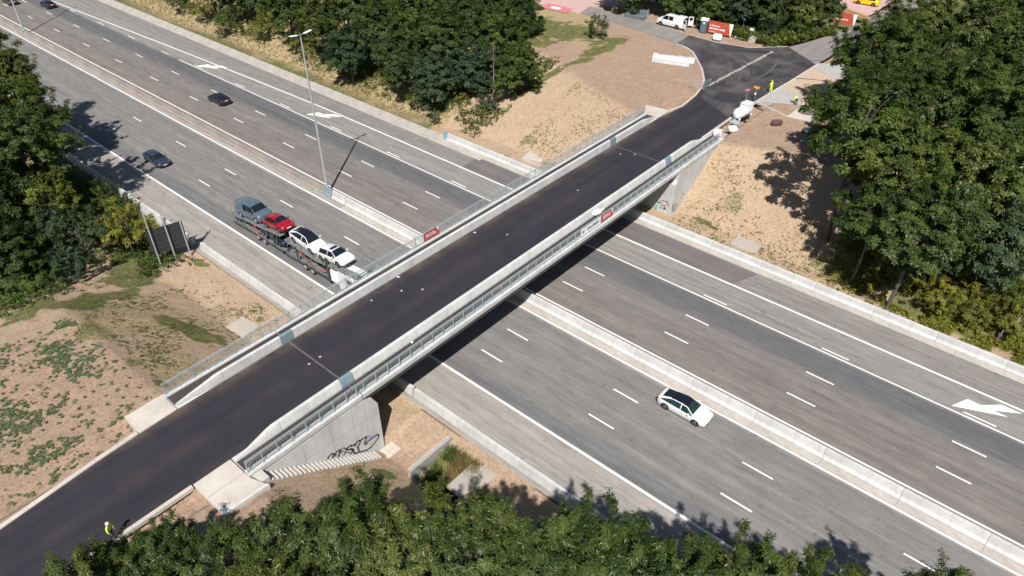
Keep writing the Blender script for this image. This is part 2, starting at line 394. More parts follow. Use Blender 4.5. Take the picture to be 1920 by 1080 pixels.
# cover patches: (x, y, rx, ry, rotation, channel, strength); channel g green, d dry grass, s bare sand, l forest litter
PATCH = [
 (*(-66.98, 80.80), 3, 1.1, 50, 'g', .75), (*(-65.39, 84.51), 5, 1.0, 62, 'g', .8), (*(-64.25, 88.92), 5, 1.1, 75, 'g', .8), (*(-64.57, 95.66), 5, 1.6, 85, 'g', .85), (*(-65.46, 101.11), 3.5, 2, 60, 'g', .8),
 (*(-77.24, 99.40), 11, 4.5, 0, 'g', .8), (*(-72.81, 100.31), 7, 5, 0, 'g', .7), (*(-74.20, 97.00), 11, 2.2, 0, 'd', .8), (*(-80.63, 93.58), 12, 8, 0, 'g', .6),
 (*(-68.20, 10.58), 3.4, 3, 20, 'g', .75), (*(-66.37, 13.20), 2.6, 4.2, -15, 'g', .9), (*(-66.75, 16.96), 2.2, 4, -25, 'g', .9), (*(-70.63, 20.91), 3.4, 3.2, 0, 'g', .9), (*(-74.30, 24.87), 3, 3, 0, 'g', .85), (*(-84.40, 26.81), 8, 2.2, 0, 'g', .9),
 (*(-68.95, 26.95), 2.0, .8, 0, 'g', .85), (*(-71.64, 26.25), 1.8, 1.0, 0, 'd', .9),
 (*(-58.25, 18.74), 2.0, .9, 20, 'g', .62), (*(-55.52, 19.75), 2.1, 1.0, 0, 'g', .85), (*(-54.00, 20.91), 1.5, .8, 0, 'g', .8), (*(-59.05, 24.06), 2.6, 1.2, 10, 'g', .42), (*(-47.91, 13.02), .8, .5, 0, 'g', .9), (*(-55.21, 25.73), .8, .6, 0, 'g', .8),
 (*(-58.58, 11.99), 3.5, 1.0, -30, 'g', .5), (*(-56.17, 12.71), 3.5, 1.2, 0, 'g', .45), (*(-51.71, 12.57), 2.5, .7, -30, 'g', .5), (*(-60.62, 16.37), 6, 5, 0, 'd', .45), (*(-51.08, 15.61), 6, 3.0, 0, 'd', .48), (*(-59.62, 13.72), 5, 4, 0, 'd', .48), (*(-60.98, 25.26), 5, 2, 0, 's', .8),
 (*(-30.35, 70.44), 1.8, .5, -10, 'g', .85), (*(-29.11, 73.77), 2.4, 2.0, 20, 'g', .46), (*(-32.59, 75.52), 4, 3, 0, 'd', .30), (*(-58.55, 72.46), 2.2, 1.6, 0, 'g', .48), (*(-56.13, 69.59), 1.3, .4, 0, 'g', .9), (*(-57.51, 77.04), 8, 5, 0, 'd', .25),
 (*(-16.79, 70.61), 3, 2, 0, 'g', .5), (*(-14.55, 73.87), 4, 3, 0, 'd', .6), (*(-17.80, 75.07), 5, 4, 0, 'g', .35), (*(0.48, 49.33), 1, 1, 0, 'g', .1),
 (*(-31.18, 21.24), 1.4, .7, 20, 'g', .7), (*(-29.56, 25.67), .9, 1.6, 0, 'g', .9), (*(-28.34, 23.57), 1.3, 1.3, 0, 'g', .9), (*(-31.95, 18.08), 3, 2, 0, 'd', .35),
 (*(-61.60, 109.98), 9, 1.8, 0, 'd', .7), (*(-46.60, 118.71), 10, 1.6, 30, 'd', .85), (*(-40.92, 131.43), 4, 7, 0, 'd', .8), (*(-34.91, 122.82), 6, 3, 0, 'd', .4), (*(-34.13, 114.29), 5, 2, 0, 'g', .4),
]
def axis(lo, hi, step, outer, extra=()):
    a = list(np.arange(lo, hi + step / 2, step)); w = step; v = lo; L = []
    while v > -outer: w *= 1.35; v -= w; L.append(v)
    w = step; v = hi; H = []
    while v < outer: w *= 1.35; v += w; H.append(v)
    return np.array(sorted(set(np.round(L[::-1] + a + H + list(extra), 3))))
gx = axis(-112, 14, .42, 3000, (-46.05, -45.95, -34.65, -34.55, -43.98, -43.9, -36.72))
gy = axis(-12, 128, .42, 3000, (22.55, 22.65, 27.85, 27.95, 66.35, 66.45, 69.95, 70.05))
GX, GY = np.meshgrid(gx, gy, indexing='ij')
hv = np.vectorize(hs)(GX, GY); h0 = np.vectorize(h)(GX, GY)
# soften the crests, then rough earth
rough = (fbm(GX, GY, .5, 3) - .5) * .35 + (fbm(GX, GY, 2.1, 9, 3) - .5) * .16
edge = np.clip(np.minimum(np.abs(GY - 28) / 1.5, np.abs(GY - 66.4) / 1.5), 0, 1)
offroad = ~np.vectorize(on_road)(GX, GY) & ~((GX > -46.5) & (GX < -34.2) & (GY > 12) & (GY < 81))
onslab = (GX > -60) & (GX < -24) & (GY > 80) & (GY < 150)
hv = hv + np.where(offroad, rough * edge * np.where(onslab | (hv > 5.9), .25, 1), 0)
# beyond the junction the road lies 5 cm above this sheet
far_road = (GX > -180) & (GX < -34) & (GY > 92); hv = np.where(far_road, np.minimum(hv, 5.95), hv)
soil = np.clip((h0 + (fbm(GX, GY, .6, 21) - .5) * .5 - 5.72) / .22, 0, 1)
soil = np.where((GY < 48) & (GY > 22.5) & (GX > -34) , .45, soil)
green = np.zeros_like(GX); dry = np.zeros_like(GX); sandm = np.zeros_like(GX)
for (cx, cy, rx, ry, rot, ch, st) in PATCH:
    a = R(rot); dx = GX - cx; dy = GY - cy; u = (dx * math.cos(a) + dy * math.sin(a)) / rx; v = (-dx * math.sin(a) + dy * math.cos(a)) / ry
    d = np.sqrt(u * u + v * v) + (fbm(GX, GY, .9, 31) - .5) * 1.5 + (fbm(GX, GY, .35, 33) - .5) * .7
    w = np.clip((1.2 - d) / .75, 0, 1) * st
    if ch == 'g': green = np.maximum(green, w)
    elif ch == 'd': dry = np.maximum(dry, w)
    else: sandm = np.maximum(sandm, w)
# verges and wood floor
nz = fbm(GX, GY, .25, 41)
farv = np.clip((-71.5 - GX) / 3, 0, 1) * (GY > 60) * (GX > -400)
dry = np.maximum(dry, farv * np.clip((GY - 66.8) / 1.2, 0, 1) * (.45 + .5 * nz)); green = np.maximum(green, farv * np.clip(1 - (GY - 66.2) / 5.5, 0, 1) * (.40 + .6 * fbm(GX, GY, .4, 51)))
fr = np.clip((GX + 17) / 4, 0, 1) * (GY > 60) * np.clip((GY - 67.4) / 2, 0, 1)
dry = np.maximum(dry, fr * (.35 + .6 * nz)); green = np.maximum(green, fr * (.1 + .8 * fbm(GX, GY, .3, 61)))
nl = np.clip((-74 - GX) / 3, 0, 1) * (GY < 40); green = np.maximum(green, nl * (.3 + .5 * nz)); dry = np.maximum(dry, nl * .6)
br = np.clip((GX + 24) / 3, 0, 1) * (GY < 40) * np.clip((24.5 - GY) / 3, 0, 1); dry = np.maximum(dry, br * .8); green = np.maximum(green, br * .5)
out_ = np.clip((GY - 116) / 6, 0, 1) * (GX > -300); dry = np.maximum(dry, out_ * .7); green = np.maximum(green, out_ * .55)
soil = soil * (1 - sandm)
nx_, ny_ = len(gx), len(gy)
verts = np.stack([GX.ravel(), GY.ravel(), hv.ravel()], 1)
ii = (np.arange(nx_ - 1)[:, None] * ny_ + np.arange(ny_ - 1)[None, :]).ravel()
faces = np.stack([ii, ii + ny_, ii + ny_ + 1, ii + 1], 1)
def np_mesh(name, verts, faces, mat, attr=None, attr_name='var', smooth=False):
    me = bpy.data.meshes.new(name); k = faces.shape[1]
    me.vertices.add(len(verts)); me.vertices.foreach_set('co', verts.astype(np.float32).ravel())
    me.loops.add(faces.size); me.loops.foreach_set('vertex_index', faces.astype(np.int32).ravel())
    me.polygons.add(len(faces)); me.polygons.foreach_set('loop_start', np.arange(0, faces.size, k, dtype=np.int32))
    me.polygons.foreach_set('loop_total', np.full(len(faces), k, np.int32))
    if smooth: me.polygons.foreach_set('use_smooth', np.ones(len(faces), bool))
    me.update(calc_edges=True); me.materials.append(mat)
    if attr is not None:
        a = me.color_attributes.new(attr_name, 'FLOAT_COLOR', 'POINT'); c = np.ones((len(verts), 4), np.float32); c[:, :attr.shape[1]] = attr
        a.data.foreach_set('color', c.ravel())
    return me
gm = np_mesh('ground', verts, faces, M_ground, np.stack([soil.ravel(), green.ravel(), dry.ravel()], 1), 'cover', True)
go = bpy.data.objects.new('ground', gm); col.objects.link(go); struct(go)

# ---------------------------------------------------------------- motorway
XL, XR = -420.0, 60.0
b = MB(); n = 60
for i in range(n):
    x0 = XL + (XR - XL) * i / n; x1 = XL + (XR - XL) * (i + 1) / n
    b.flat([(x0, 28.0), (x1, 28.0), (x1, 66.4), (x0, 66.4)], 0)
mw = b.build('motorway', M_motorway, fix=False); struct(mw)
def markpart(name, poly, z=.004, m=None):
    o = MB().flat(poly, z).build(name, m or M_marking, mw, fix=False); return o
def yE(x):      # outer solid line bends in far to the left
    return 61.62 if x > -88 else 61.62 - (-88 - x) ** 1.25 * .0125
def ystrip(y0, y1, x0, x1): return [(x0, y0), (x1, y0), (x1, y1), (x0, y1)]
markpart('lane_line', ystrip(33.0, 33.26, XL, XR)); markpart('lane_line', ystrip(44.14, 44.36, XL, XR)); markpart('lane_line', ystrip(46.84, 47.04, XL, XR))
markpart('lane_line', ystrip(57.62, 57.80, -127.5, XR))
P = [(x, yE(x)) for x in list(range(-200, -80, 8)) + [60]]
b = MB()
for (xa, ya), (xb, yb) in zip(P, P[1:]): b.flat([(xa, ya - .13), (xb, yb - .13), (xb, yb + .13), (xa, ya + .13)], .004)
b.build('lane_line', M_marking, mw, fix=False)
dash = MB().flat([(0, -.085), (2.6, -.085), (2.6, .085), (0, .085)], 0).mesh('lane_dash', M_marking, fix=False)
for y, xs, lo, hi in ((36.90, -35.6, -120, 10), (40.75, -35.7, -120, 14), (50.42, -36.3, -190, 14), (54.08, -36.1, -190, 16), (57.9, -134, -200, -128), (58.16, -23.8, -34, 8), (58.16, -60.5, -126, -50)):
    k0 = math.ceil((lo - xs) / 12.5)
    x = xs + k0 * 12.5
    while x < hi: link_copy(dash, mw, (x, y, .0045)); x += 12.5
arrow = MB().flat([(0.0, -.2), (4.05, 1.55), (.82, 1.55)], 0).flat([(1.9, 1.50), (2.8, 1.50), (4.87, 2.75), (3.26, 2.75)], 0.0006).mesh('lane_arrow', M_marking2, fix=False)
for (x, y) in ((0.22, 58.45), (-122.4, 58.3), (-91.6, 58.5)): link_copy(arrow, mw, (x, y, .006))
markpart('asphalt_patch', [(-62, 61.75), (-22.4, 61.75), (-21.2, 65.1), (-62.4, 65.1)], .0035, M_patch)
# gutters
def slabs(name, x0, x1, y0, y1, L, mat, z=.03):
    m_ = MB().box(0, L - .03, 0, y1 - y0, -.1, z).mesh(name, mat)
    x = x0
    while x < x1: link_copy(m_, mw, (x, y0, 0)); x += L
slabs('gutter_slab', -61.5, 12, 65.25, 66.02, 6, M_conc_gut)
slabs('gutter_slab', -181.5, -61.8, 64.6, 66.9, 6, M_conc_gut, .05)
slabs('gutter_slab', -66, 12, 44.42, 45.12, 6, M_conc_gut)

# ---------------------------------------------------------------- concrete road barriers
def barrier(name, label, prof, x0, x1, L, mat, y, z=0, notch=True):
    t = thing(name, label, 'road barrier', (x0, y, z))
    me = MB().extr(prof, 0.012, L - .012).mesh('barrier_segment', mat)
    n = int(round((x1 - x0) / L))
    for i in range(n): link_copy(me, t, (i * L, 0, 0))
    if notch:
        nm = MB().box(-.09, .09, -.02, .05, 0, .16).mesh('lifting_notch', M_dark)
    return t
NJ_near = [(-.30, 0), (-.30, .10), (-.17, .88), (-.15, .92), (.10, .92), (.12, .88), (.16, .34), (.33, .10), (.33, 0)]
barrier('concrete_barrier', 'new white concrete barrier along the near hard shoulder right of the bridge', NJ_near, -35.9, 18.1, 6, M_conc_new, 28.72)
barrier('concrete_barrier', 'white concrete barrier between the big road sign and the bridge', NJ_near, -70.8, -46.8, 6, M_conc_new, 28.72)
barrier('concrete_barrier', 'shaded concrete barrier below the trees left of the big road sign', NJ_near, -108.4, -72.4, 6, M_conc_new, 28.6)
barrier('concrete_barrier', 'concrete barrier section in the dark below the bridge on the near shoulder', NJ_near, -46.6, -36.1, 5.25, M_conc_new, 28.72)
NJ_far = [(-.36, 0), (-.36, .12), (-.20, .38), (-.14, .88), (-.12, .92), (.14, .92), (.16, .88), (.28, 0)]
barrier('concrete_barrier', 'white concrete barrier along the far shoulder, running below the bridge', NJ_far, -69.4, 20.6, 6, M_conc_new, 66.42)
MED = [(-.42, 0), (-.42, .14), (-.24, .40), (-.13, .95), (-.11, .99), (.11, .99), (.13, .95), (.24, .40), (.42, .14), (.42, 0)]
barrier('median_barrier', 'tall pale concrete barrier in the median from the lamp post past the bridge', MED, -66.0, 18, 6, M_conc_new, 45.58)
barrier('median_barrier', 'short concrete median piece beside the foot of the lamp post', MED, -68.7, -66.1, 2.6, M_conc_new, 45.58)
OLD = [(-.42, 0), (-.42, .08), (-.24, .22), (-.15, .62), (-.12, .66), (.12, .66), (.15, .62), (.24, .22), (.42, .08), (.42, 0)]
barrier('median_barrier', 'old brown stained median barrier running left from the lamp post', OLD, -190.6, -70.6, 6, M_conc_old, 45.62)
# steel transition covers
def cover(label, x, y, prof, w):
    o = MB().extr([(a * 1.06, z * 1.02) for a, z in prof], -w / 2, w / 2).build('steel_cover', M_blue_steel); o.location = (x, y, 0); tag(o, label, 'steel cover')
cover('blue grey steel cover at the foot of the lamp post in the median', -69.65, 45.6, MED, 1.7)
cover('blue grey steel end plate where the far barrier starts', -69.6, 66.42, NJ_far, .7)

# ---------------------------------------------------------------- bridge
BX0, BX1 = -46.1, -34.4          # outer edges
BY0, BY1, J0, J1 = 12.35, 80.3, 22.35, 70.0
br = thing('road_bridge', 'straight concrete road bridge crossing over the motorway', 'bridge', (-40.3, 46, 0))
def bpart(mb, name, mats, **k):
    o = mb.build(name, mats, **k); o.parent = br; o.location = (40.3, -46, 0); return o
# deck slab and carriageway surface
bpart(MB().box(BX0 + .25, BX1 - .25, BY0 + .02, BY1 - .02, 5.35, 5.97), 'deck', M_conc_wall)
deckroad = MB()
for y0, y1 in ((12.362, J0 - .08), (J0 + .08, J1 - .08), (J1 + .08, 80.318)): deckroad.box(-43.88, -36.72, y0, y1, 5.975, 6.02)
bpart(deckroad, 'road_surface', M_newasph)
for y in (J0, J1): bpart(MB().box(-45.6, -34.9, y - .078, y + .078, 5.98, 6.012), 'expansion_joint', simple('joint_mastic', (.10, .085, .08), .8, 0, .3, 5))
for nm, x0, x1 in (('walkway', -45.55, -44.42), ('walkway', -36.08, -34.95)):
    w = MB()
    for y0, y1 in ((BY0 + .06, J0 - .1), (J0 + .1, J1 - .1), (J1 + .1, BY1 - .06)): w.box(x0, x1, y0, y1, 5.972, 6.045)
    bpart(w, nm, M_walk)
# edge beams, one piece per span
for side, xa, xb, s in (('L', BX0, -45.56, -1), ('R', -34.94, BX1, 1)):
    for y0, y1 in ((BY0 - .05, J0 - .06), (J0 + .06, J1 - .06), (J1 + .06, BY1 + .05)):
        if s > 0: prof = [(xa, 5.98), (xa, 6.14), (xb - .06, 6.12), (xb, 6.05), (xb, 5.66), (xb - .10, 5.50), (xb - .30, 5.44), (xb - .30, 5.98)]
        else: prof = [(xb, 5.98), (xb, 6.14), (xa + .06, 6.12), (xa, 6.05), (xa, 5.66), (xa + .10, 5.50), (xa + .30, 5.44), (xa + .30, 5.98)]
        bpart(MB().extr(prof, y0, y1, ax='y'), 'edge_beam', M_conc_new)
# girders below
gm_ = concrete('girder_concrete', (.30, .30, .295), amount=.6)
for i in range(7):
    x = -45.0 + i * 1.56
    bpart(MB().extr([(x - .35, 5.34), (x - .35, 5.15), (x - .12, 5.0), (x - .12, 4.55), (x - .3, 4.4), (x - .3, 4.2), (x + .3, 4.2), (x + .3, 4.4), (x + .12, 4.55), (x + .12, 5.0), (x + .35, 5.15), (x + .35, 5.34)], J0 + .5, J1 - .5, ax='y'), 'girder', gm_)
# parapets
PAR = [(-.30, 0), (-.30, .18), (-.14, .78), (-.12, .82), (.15, .82), (.16, .78), (.20, 0)]
def parapet(label, x, flip, y0, y1, mat_end):
    t = thing('bridge_parapet', label, 'parapet', (x, y0, 6.03))
    pr = [(-a * flip, z) for a, z in PAR]
    L = 5.95; ys = [y0 + 3.9]
    cuts = [y0 + 3.9, J0 - y0 * 0 - .55]
    yy = [y0 + 3.9, J0 - .6]
    k = J0 + .6
    seg = [(y0 + 3.9, J0 - .6)]
    while k < J1 - 7: seg.append((k, k + 6.7)); k += 6.7
    seg.append((k, J1 - .6)); seg.append((J1 + .6, y1 - 3.4))
    for a, c in seg:
        MB().extr(pr, a + .012 - y0, c - .012 - y0, ax='y').build('parapet_segment', M_conc, t)
    for j in (J0, J1):
        MB().extr([(a * 1.07, z * 1.02) for a, z in pr], j - .58 - y0, j + .58 - y0, ax='y').build('steel_joint_plate', M_blue_steel, t)
    # ramped ends
    for a, c, up in ((y0, y0 + 3.88, 1), (y1 - 3.38, y1, -1)):
        m_ = MB(); n = 8
        for i in range(n):
            u0, u1 = i / n, (i + 1) / n
            def hh(u):
                u = u if up > 0 else 1 - u
                return .14 + .68 * min(1, u / .88)
            f = lambda u: (.22 + .78 * min(1, (u if up > 0 else 1 - u) / .75))
            ya, yb = a + (c - a) * u0 - y0, a + (c - a) * u1 - y0
            s0 = [(p * f(u0) + (-.25 * flip * (1 - f(u0))) * -1 * 1, z * hh(u0) / .82) for p, z in pr]; s1 = [(p * f(u1) + (-.25 * flip * (1 - f(u1))) * -1, z * hh(u1) / .82) for p, z in pr]
            nn = len(m_.v); k_ = len(pr)
            m_.v += [(p, ya, z) for p, z in s0] + [(p, yb, z) for p, z in s1]
            for q in range(k_): m_.f.append((nn + q, nn + (q + 1) % k_, nn + k_ + (q + 1) % k_, nn + k_ + q)); m_.mi.append(0)
            if i == 0: m_.f.append(tuple(nn + q for q in range(k_))); m_.mi.append(0)
            if i == n - 1: m_.f.append(tuple(nn + k_ + q for q in reversed(range(k_)))); m_.mi.append(0)
        bm = bmesh.new(); me = m_.mesh('ramped_end', mat_end, smooth=30); bm.from_mesh(me); bmesh.ops.remove_doubles(bm, verts=bm.verts, dist=.0005); bm.to_mesh(me); bm.free()
        link_copy(me, t)
    return t
parapet('white concrete parapet between the carriageway and the walkway with the red banner', -44.13, -1, 12.45, 80.1, M_conc)
parapet('white concrete parapet beside the walkway above the bridge shadow', -36.37, 1, 12.3, 78.6, M_conc)
# railings
def railing(label, x, y0, y1, group=None):
    t = thing('bridge_railing', label, 'railing', (x, y0, 6.13))
    L = y1 - y0
    pm = MB().box(-.035, .035, -.035, .035, 0, 1.06).box(-.09, .09, -.09, .09, 0, .02).mesh('post', M_galv)
    ys = []; y = 0.06
    while y + y0 < J0 - .3: ys.append(y); y += 1.232
    ys += [J0 - y0 - .35, J0 - y0 + .35]; y = J0 - y0 + .35 + 1.232
    while y + y0 < J1 - .6: ys.append(y); y += 1.232
    ys += [J1 - y0 - .35, J1 - y0 + .35]; y = J1 - y0 + .35 + 1.232
    while y < L: ys.append(y); y += 1.232
    for y in ys: link_copy(pm, t, (0, y, 0))
    MB().tube([(0, 0, 1.12), (0, L, 1.12)], .034, 8).build('handrail', M_galv, t, smooth=40)
    MB().box(-.02, .02, 0, L, .93, .975).build('upper_rail', M_galv, t)
    MB().box(-.02, .02, 0, L, .12, .16).build('lower_rail', M_galv, t)
    bb = MB(); k = 0.1
    while k < L:
        if min(abs(k - q) for q in ys) > .05: bb.box(-.009, .009, k - .009, k + .009, .16, .93)
        k += .123
    tag(bb.build('balusters', M_galv, t, fix=False), kind='stuff')
    return t
railing('galvanised bar railing on the bridge edge beside the dark bridge shadow', -34.62, 12.35, 79.6)
railing('galvanised bar railing on the bridge edge that carries only the red banner', -45.86, 12.4, 80.0)

# abutments and wing walls
ab = thing('bridge_abutment', 'near concrete abutment with large black graffiti above the steps', 'abutment', (-40, 23, 0))
def apart(mb, name, mats, par, off, **k):
    o = mb.build(name, mats, **k); o.parent = par; o.location = off; return o
off = (40, -23, 0)
apart(MB().box(-45.7, -34.94, 22.45, 23.33, -1.4, 4.15).box(-45.7, -34.94, 22.3, 22.75, 4.15, 5.33), 'breast_wall', M_conc_wall, ab, off)
def wing(xa, xb, par, off, near=True):
    # polygon in (y, z)
    if near: pr = [(12.4, 5.44), (12.4, 4.6), (22.4, -1.6), (23.62, -1.6), (23.62, 4.1), (23.2, 4.95), (22.35, 5.40), (22.35, 5.44)]
    else: pr = [(80.2, 5.44), (80.2, 4.9), (70.5, -1.4), (69.3, -1.4), (69.3, 4.15), (69.7, 4.6), (69.72, 5.44)]
    n_ = MB(); n_.extr(pr, xa, xb); return n_
apart(wing(-34.92, -34.46, None, None), 'wing_wall', M_conc_wall, ab, off)
apart(wing(-46.3, -45.72, None, None), 'wing_wall', M_conc_wall, ab, off)
# formwork joints of the wing wall
for (p0, p1) in (((16.6, 5.3), (16.6, 2.3)), ((19.1, 5.3), (19.1, 1.1)), ((21.1, 5.3), (21.1, .1)), ((22.3, 5.3), (22.3, -.2)), ((13.6, 3.9), (23.5, 3.2)), ((18.2, 1.5), (23.5, 1.1))):
    apart(MB().beam((-34.458, *p0), (-34.458, *p1), .012, .03), 'formwork_joint', simple('joint_line', (.27, .265, .26), .9), ab, off)
def graffiti(strokes, w, mat, par, off, name='graffiti', x=-34.45):
    m_ = MB()
    for st, ww in strokes:
        for (a, c), (a2, c2) in zip(st, st[1:]):
            d = math.hypot(a2 - a, c2 - c) or 1; nx = -(c2 - c) / d * ww / 2; ny = (a2 - a) / d * ww / 2; ex = (a2 - a) / d * ww * .3; ey = (c2 - c) / d * ww * .3
            n = len(m_.v); xx = x + .001 * (n % 5)
            m_.v += [(xx, a + nx - ex, c + ny - ey), (xx, a - nx - ex, c - ny - ey), (xx, a2 - nx + ex, c2 - ny + ey), (xx, a2 + nx + ex, c2 + ny + ey)]
            m_.f.append((n, n + 1, n + 2, n + 3)); m_.mi.append(0)
    apart(m_, name, mat, par, off, fix=False)
GS = [[(18.34, 2.2), (18.39, 2.36), (18.6, 2.42), (18.8, 2.4), (18.93, 2.2), (18.77, 2.1), (18.76, 1.96), (18.88, 2.16)], [(19.02, 1.91), (19.06, 2.2), (19.21, 2.27), (19.47, 2.24), (19.45, 2.05), (19.33, 1.83), (19.27, 1.6)], [(19.49, 1.77), (19.62, 2.14), (19.86, 2.13), (19.99, 1.89), (19.85, 1.52), (19.72, 1.35)], [(19.64, 1.87), (19.77, 1.8)], [(20.61, 1.66), (20.49, 1.83), (20.26, 1.85), (20.08, 1.81), (20.14, 1.59), (20.47, 1.46), (20.56, 1.2), (20.46, 1.0), (20.28, 0.96)], [(19.92, 1.52), (20.28, 1.19)], [(20.57, 1.69), (20.85, 1.65), (20.88, 1.45), (21.03, 1.7), (21.31, 1.7), (21.43, 1.55), (21.23, 1.19), (21.08, 1.15), (21.11, 0.88), (21.12, 0.53), (20.84, 0.57), (20.66, 0.77), (20.65, 1.12), (20.59, 1.35)], [(21.44, 1.59), (22.07, 1.53), (21.77, 0.96), (21.8, 0.76), (21.94, 0.72), (22.01, 0.91), (23.07, 0.87), (23.26, 0.66), (23.11, 0.41), (22.78, 0.19), (22.31, 0.01), (21.87, 0.02), (21.47, 0.25), (21.14, 0.42)], [(22.13, 1.22), (22.24, 1.43), (22.3, 1.12), (22.4, 1.32), (22.43, 1.05), (22.53, 1.21), (22.6, 0.98)]]
graffiti([(s, .15 if i in (0, 1, 4, 6, 7) else .09) for i, s in enumerate(GS[:8])], 0, M_graf, ab, off)
graffiti([(GS[8], .09)], 0, M_graf_v, ab, off, x=-34.452)
ab2 = thing('bridge_abutment', 'far concrete abutment with small tags under the end of the bridge', 'abutment', (-40, 70, 0))
off2 = (40, -70, 0)
apart(MB().box(-45.7, -34.94, 69.32, 70.3, -1.2, 4.15).box(-45.7, -34.94, 69.74, 70.2, 4.15, 5.33), 'breast_wall', M_conc_wall, ab2, off2)
apart(wing(-34.92, -34.46, None, None, False), 'wing_wall', M_conc_wall, ab2, off2)
apart(wing(-46.3, -45.72, None, None, False), 'wing_wall', M_conc_wall, ab2, off2)
apart(MB().extr([(80.3, 5.9), (80.3, 5.5), (70.6, -1.2), (70.35, -.9), (80.0, 5.95)], -34.9, -34.35), 'wall_coping', M_conc_new, ab2, off2)
FS = [[(-36.65, 1.04), (-36.5, 1.24), (-36.33, 0.96), (-36.17, 1.33), (-35.93, 1.12), (-35.78, 1.28)], [(-36.0, 1.57), (-35.33, 1.66), (-35.16, 1.73), (-35.2, 1.47), (-34.92, 1.45)], [(-36.01, 0.43), (-35.92, 0.81), (-35.64, 1.01), (-35.24, 1.08)], [(-35.1, 1.27), (-34.85, 0.99)], [(-35.67, 0.73), (-35.26, 0.79), (-35.64, 0.5), (-35.17, 0.62)], [(-34.31, 1.65), (-34.42, 1.27), (-34.2, 1.18), (-34.3, 0.76)]]
def graffiti_front(strokes, ww, mat, par, off, y):
    m_ = MB()
    for st in strokes:
        for i, ((a, c), (a2, c2)) in enumerate(zip(st, st[1:])):
            d = math.hypot(a2 - a, c2 - c) or 1; nx = -(c2 - c) / d * ww / 2; nz = (a2 - a) / d * ww / 2; n = len(m_.v); yy = y - .001 * (i % 4)
            m_.v += [(a + nx, yy, c + nz), (a - nx, yy, c - nz), (a2 - nx, yy, c2 - nz), (a2 + nx, yy, c2 + nz)]; m_.f.append((n, n + 1, n + 2, n + 3)); m_.mi.append(0)
    apart(m_, 'graffiti', mat, par, off, fix=False)
graffiti_front(FS, .09, M_graf, ab2, off2, 69.312)
graffiti_front([[(-36.55, -.2), (-36.5, .8)], [(-36.75, -.2), (-36.8, .5)]], .28, M_graf_g, ab2, off2, 69.308)
graffiti([([(70.0, .4), (70.1, 1.4), (70.5, .9), (70.4, .2)], .07), ([(71.2, 1.5), (71.5, 2.2), (71.9, 1.8)], .06)], 0, M_graf, ab2, off2, x=-34.45)

# ---------------------------------------------------------------- road on the approaches
def road_sheet(name, poly, z, mat, kerb=None):
    o = MB().prism(poly, z - .12, z).build(name, mat); return struct(o)
road_sheet('overpass_road', [(-42.0, -14), (-37.0, -14), (-36.72, 3), (-36.72, 12.36), (-43.88, 12.36), (-43.5, 6), (-42.75, -1)], 6.02, M_newasph)
CURBL = [(-43.31, 85.63), (-43.74, 89.99), (-44.48, 93.1), (-45.65, 96.0), (-47.95, 99.51), (-50.77, 102.92), (-52.79, 105.18), (-54.8, 106.32), (-56.6, 106.73)]
road_sheet('junction_road', [(-36.78, 80.32), (-36.83, 86.5), (-43.55, 90.2), (-43.3, 85.6), (-43.88, 80.32)], 6.021, M_newasph)
NEW = [(-36.78, 80.32), (-36.85, 88), (-36.7, 94), (-36.2, 103.6), (-35.9, 112.5), (-42.4, 117.0), (-46.9, 112.4), (-52.3, 111.3), (-57.2, 111.6), (-56.7, 106.8)] + [tuple(p) for p in reversed(CURBL)] + [(-43.88, 80.32)]
road_sheet('junction_road', NEW, 6.02, M_newasph2)
road_sheet('old_side_road', [(-57.22, 111.6), (-64.5, 113.0), (-73.4, 113.4), (-90, 113.8), (-200, 118), (-200, 113), (-90, 109.2), (-73.2, 109.1), (-64.6, 108.1), (-56.72, 106.8)], 6.016, M_oldasph)
road_sheet('old_side_road', [(-42.38, 117.02), (-35.9, 112.52), (-35.2, 125.8), (-34.8, 137), (-33, 150), (-28, 175), (-33, 178), (-37.5, 150), (-38.1, 134), (-39.3, 127.4), (-41.4, 119.5)], 6.016, M_oldasph)
def kerb(name, pts, w, mat, z0=5.8, z1=6.10, L=1.0, side=1, label='kerb'):
    k = struct(bpy.data.objects.new(name, None)); col.objects.link(k)
    for (a, b_) in zip(pts, pts[1:]):
        a = Vector(a); b_ = Vector(b_); d = b_ - a; n = max(1, int(d.length / L)); u = d.normalized(); nr = Vector((-u.y, u.x)) * side
        for i in range(n):
            p = a + d * (i / n) + u * .006; q = a + d * ((i + 1) / n) - u * .006
            MB().prism([tuple(p), tuple(q), tuple(q + nr * w), tuple(p + nr * w)] if side > 0 else [tuple(q), tuple(p), tuple(p + nr * w), tuple(q + nr * w)], z0, z1).build('kerb_stone', mat, k)
    return k
kerb('kerb', [(-42.3, -10), (-42.75, -1), (-43.5, 6), (-43.75, 9.2)], .34, M_conc_slab, L=2)
kerb('kerb', [(-37.0, -10), (-36.70, 3), (-36.70, 9.3)], .30, M_conc_slab, L=2, side=-1)
kerb('kerb', [(-43.92, 83.3)] + [(x - .02, y) for x, y in CURBL], .26, M_conc_slab, L=2, side=1, z1=6.06)
kerb('kerb', [(-36.74, 79.0), (-36.82, 88), (-36.65, 94), (-36.15, 103.6), (-35.85, 113)], .28, M_conc_slab, L=2, side=-1, z1=6.06)
kerb('kerb', [(-57.2, 111.66), (-52.3, 111.36), (-46.9, 112.46), (-42.4, 117.06)], .22, M_conc_gut, L=2, side=1, z1=6.05)
def slab(name, poly, z, mat=M_conc_slab, zb=5.5): return struct(MB().prism(poly, zb, z).build(name, mat))
slab('apron_slab', [(-46.15, 9.3), (-43.8, 9.25), (-43.92, 12.3), (-46.2, 12.3)], 6.03)
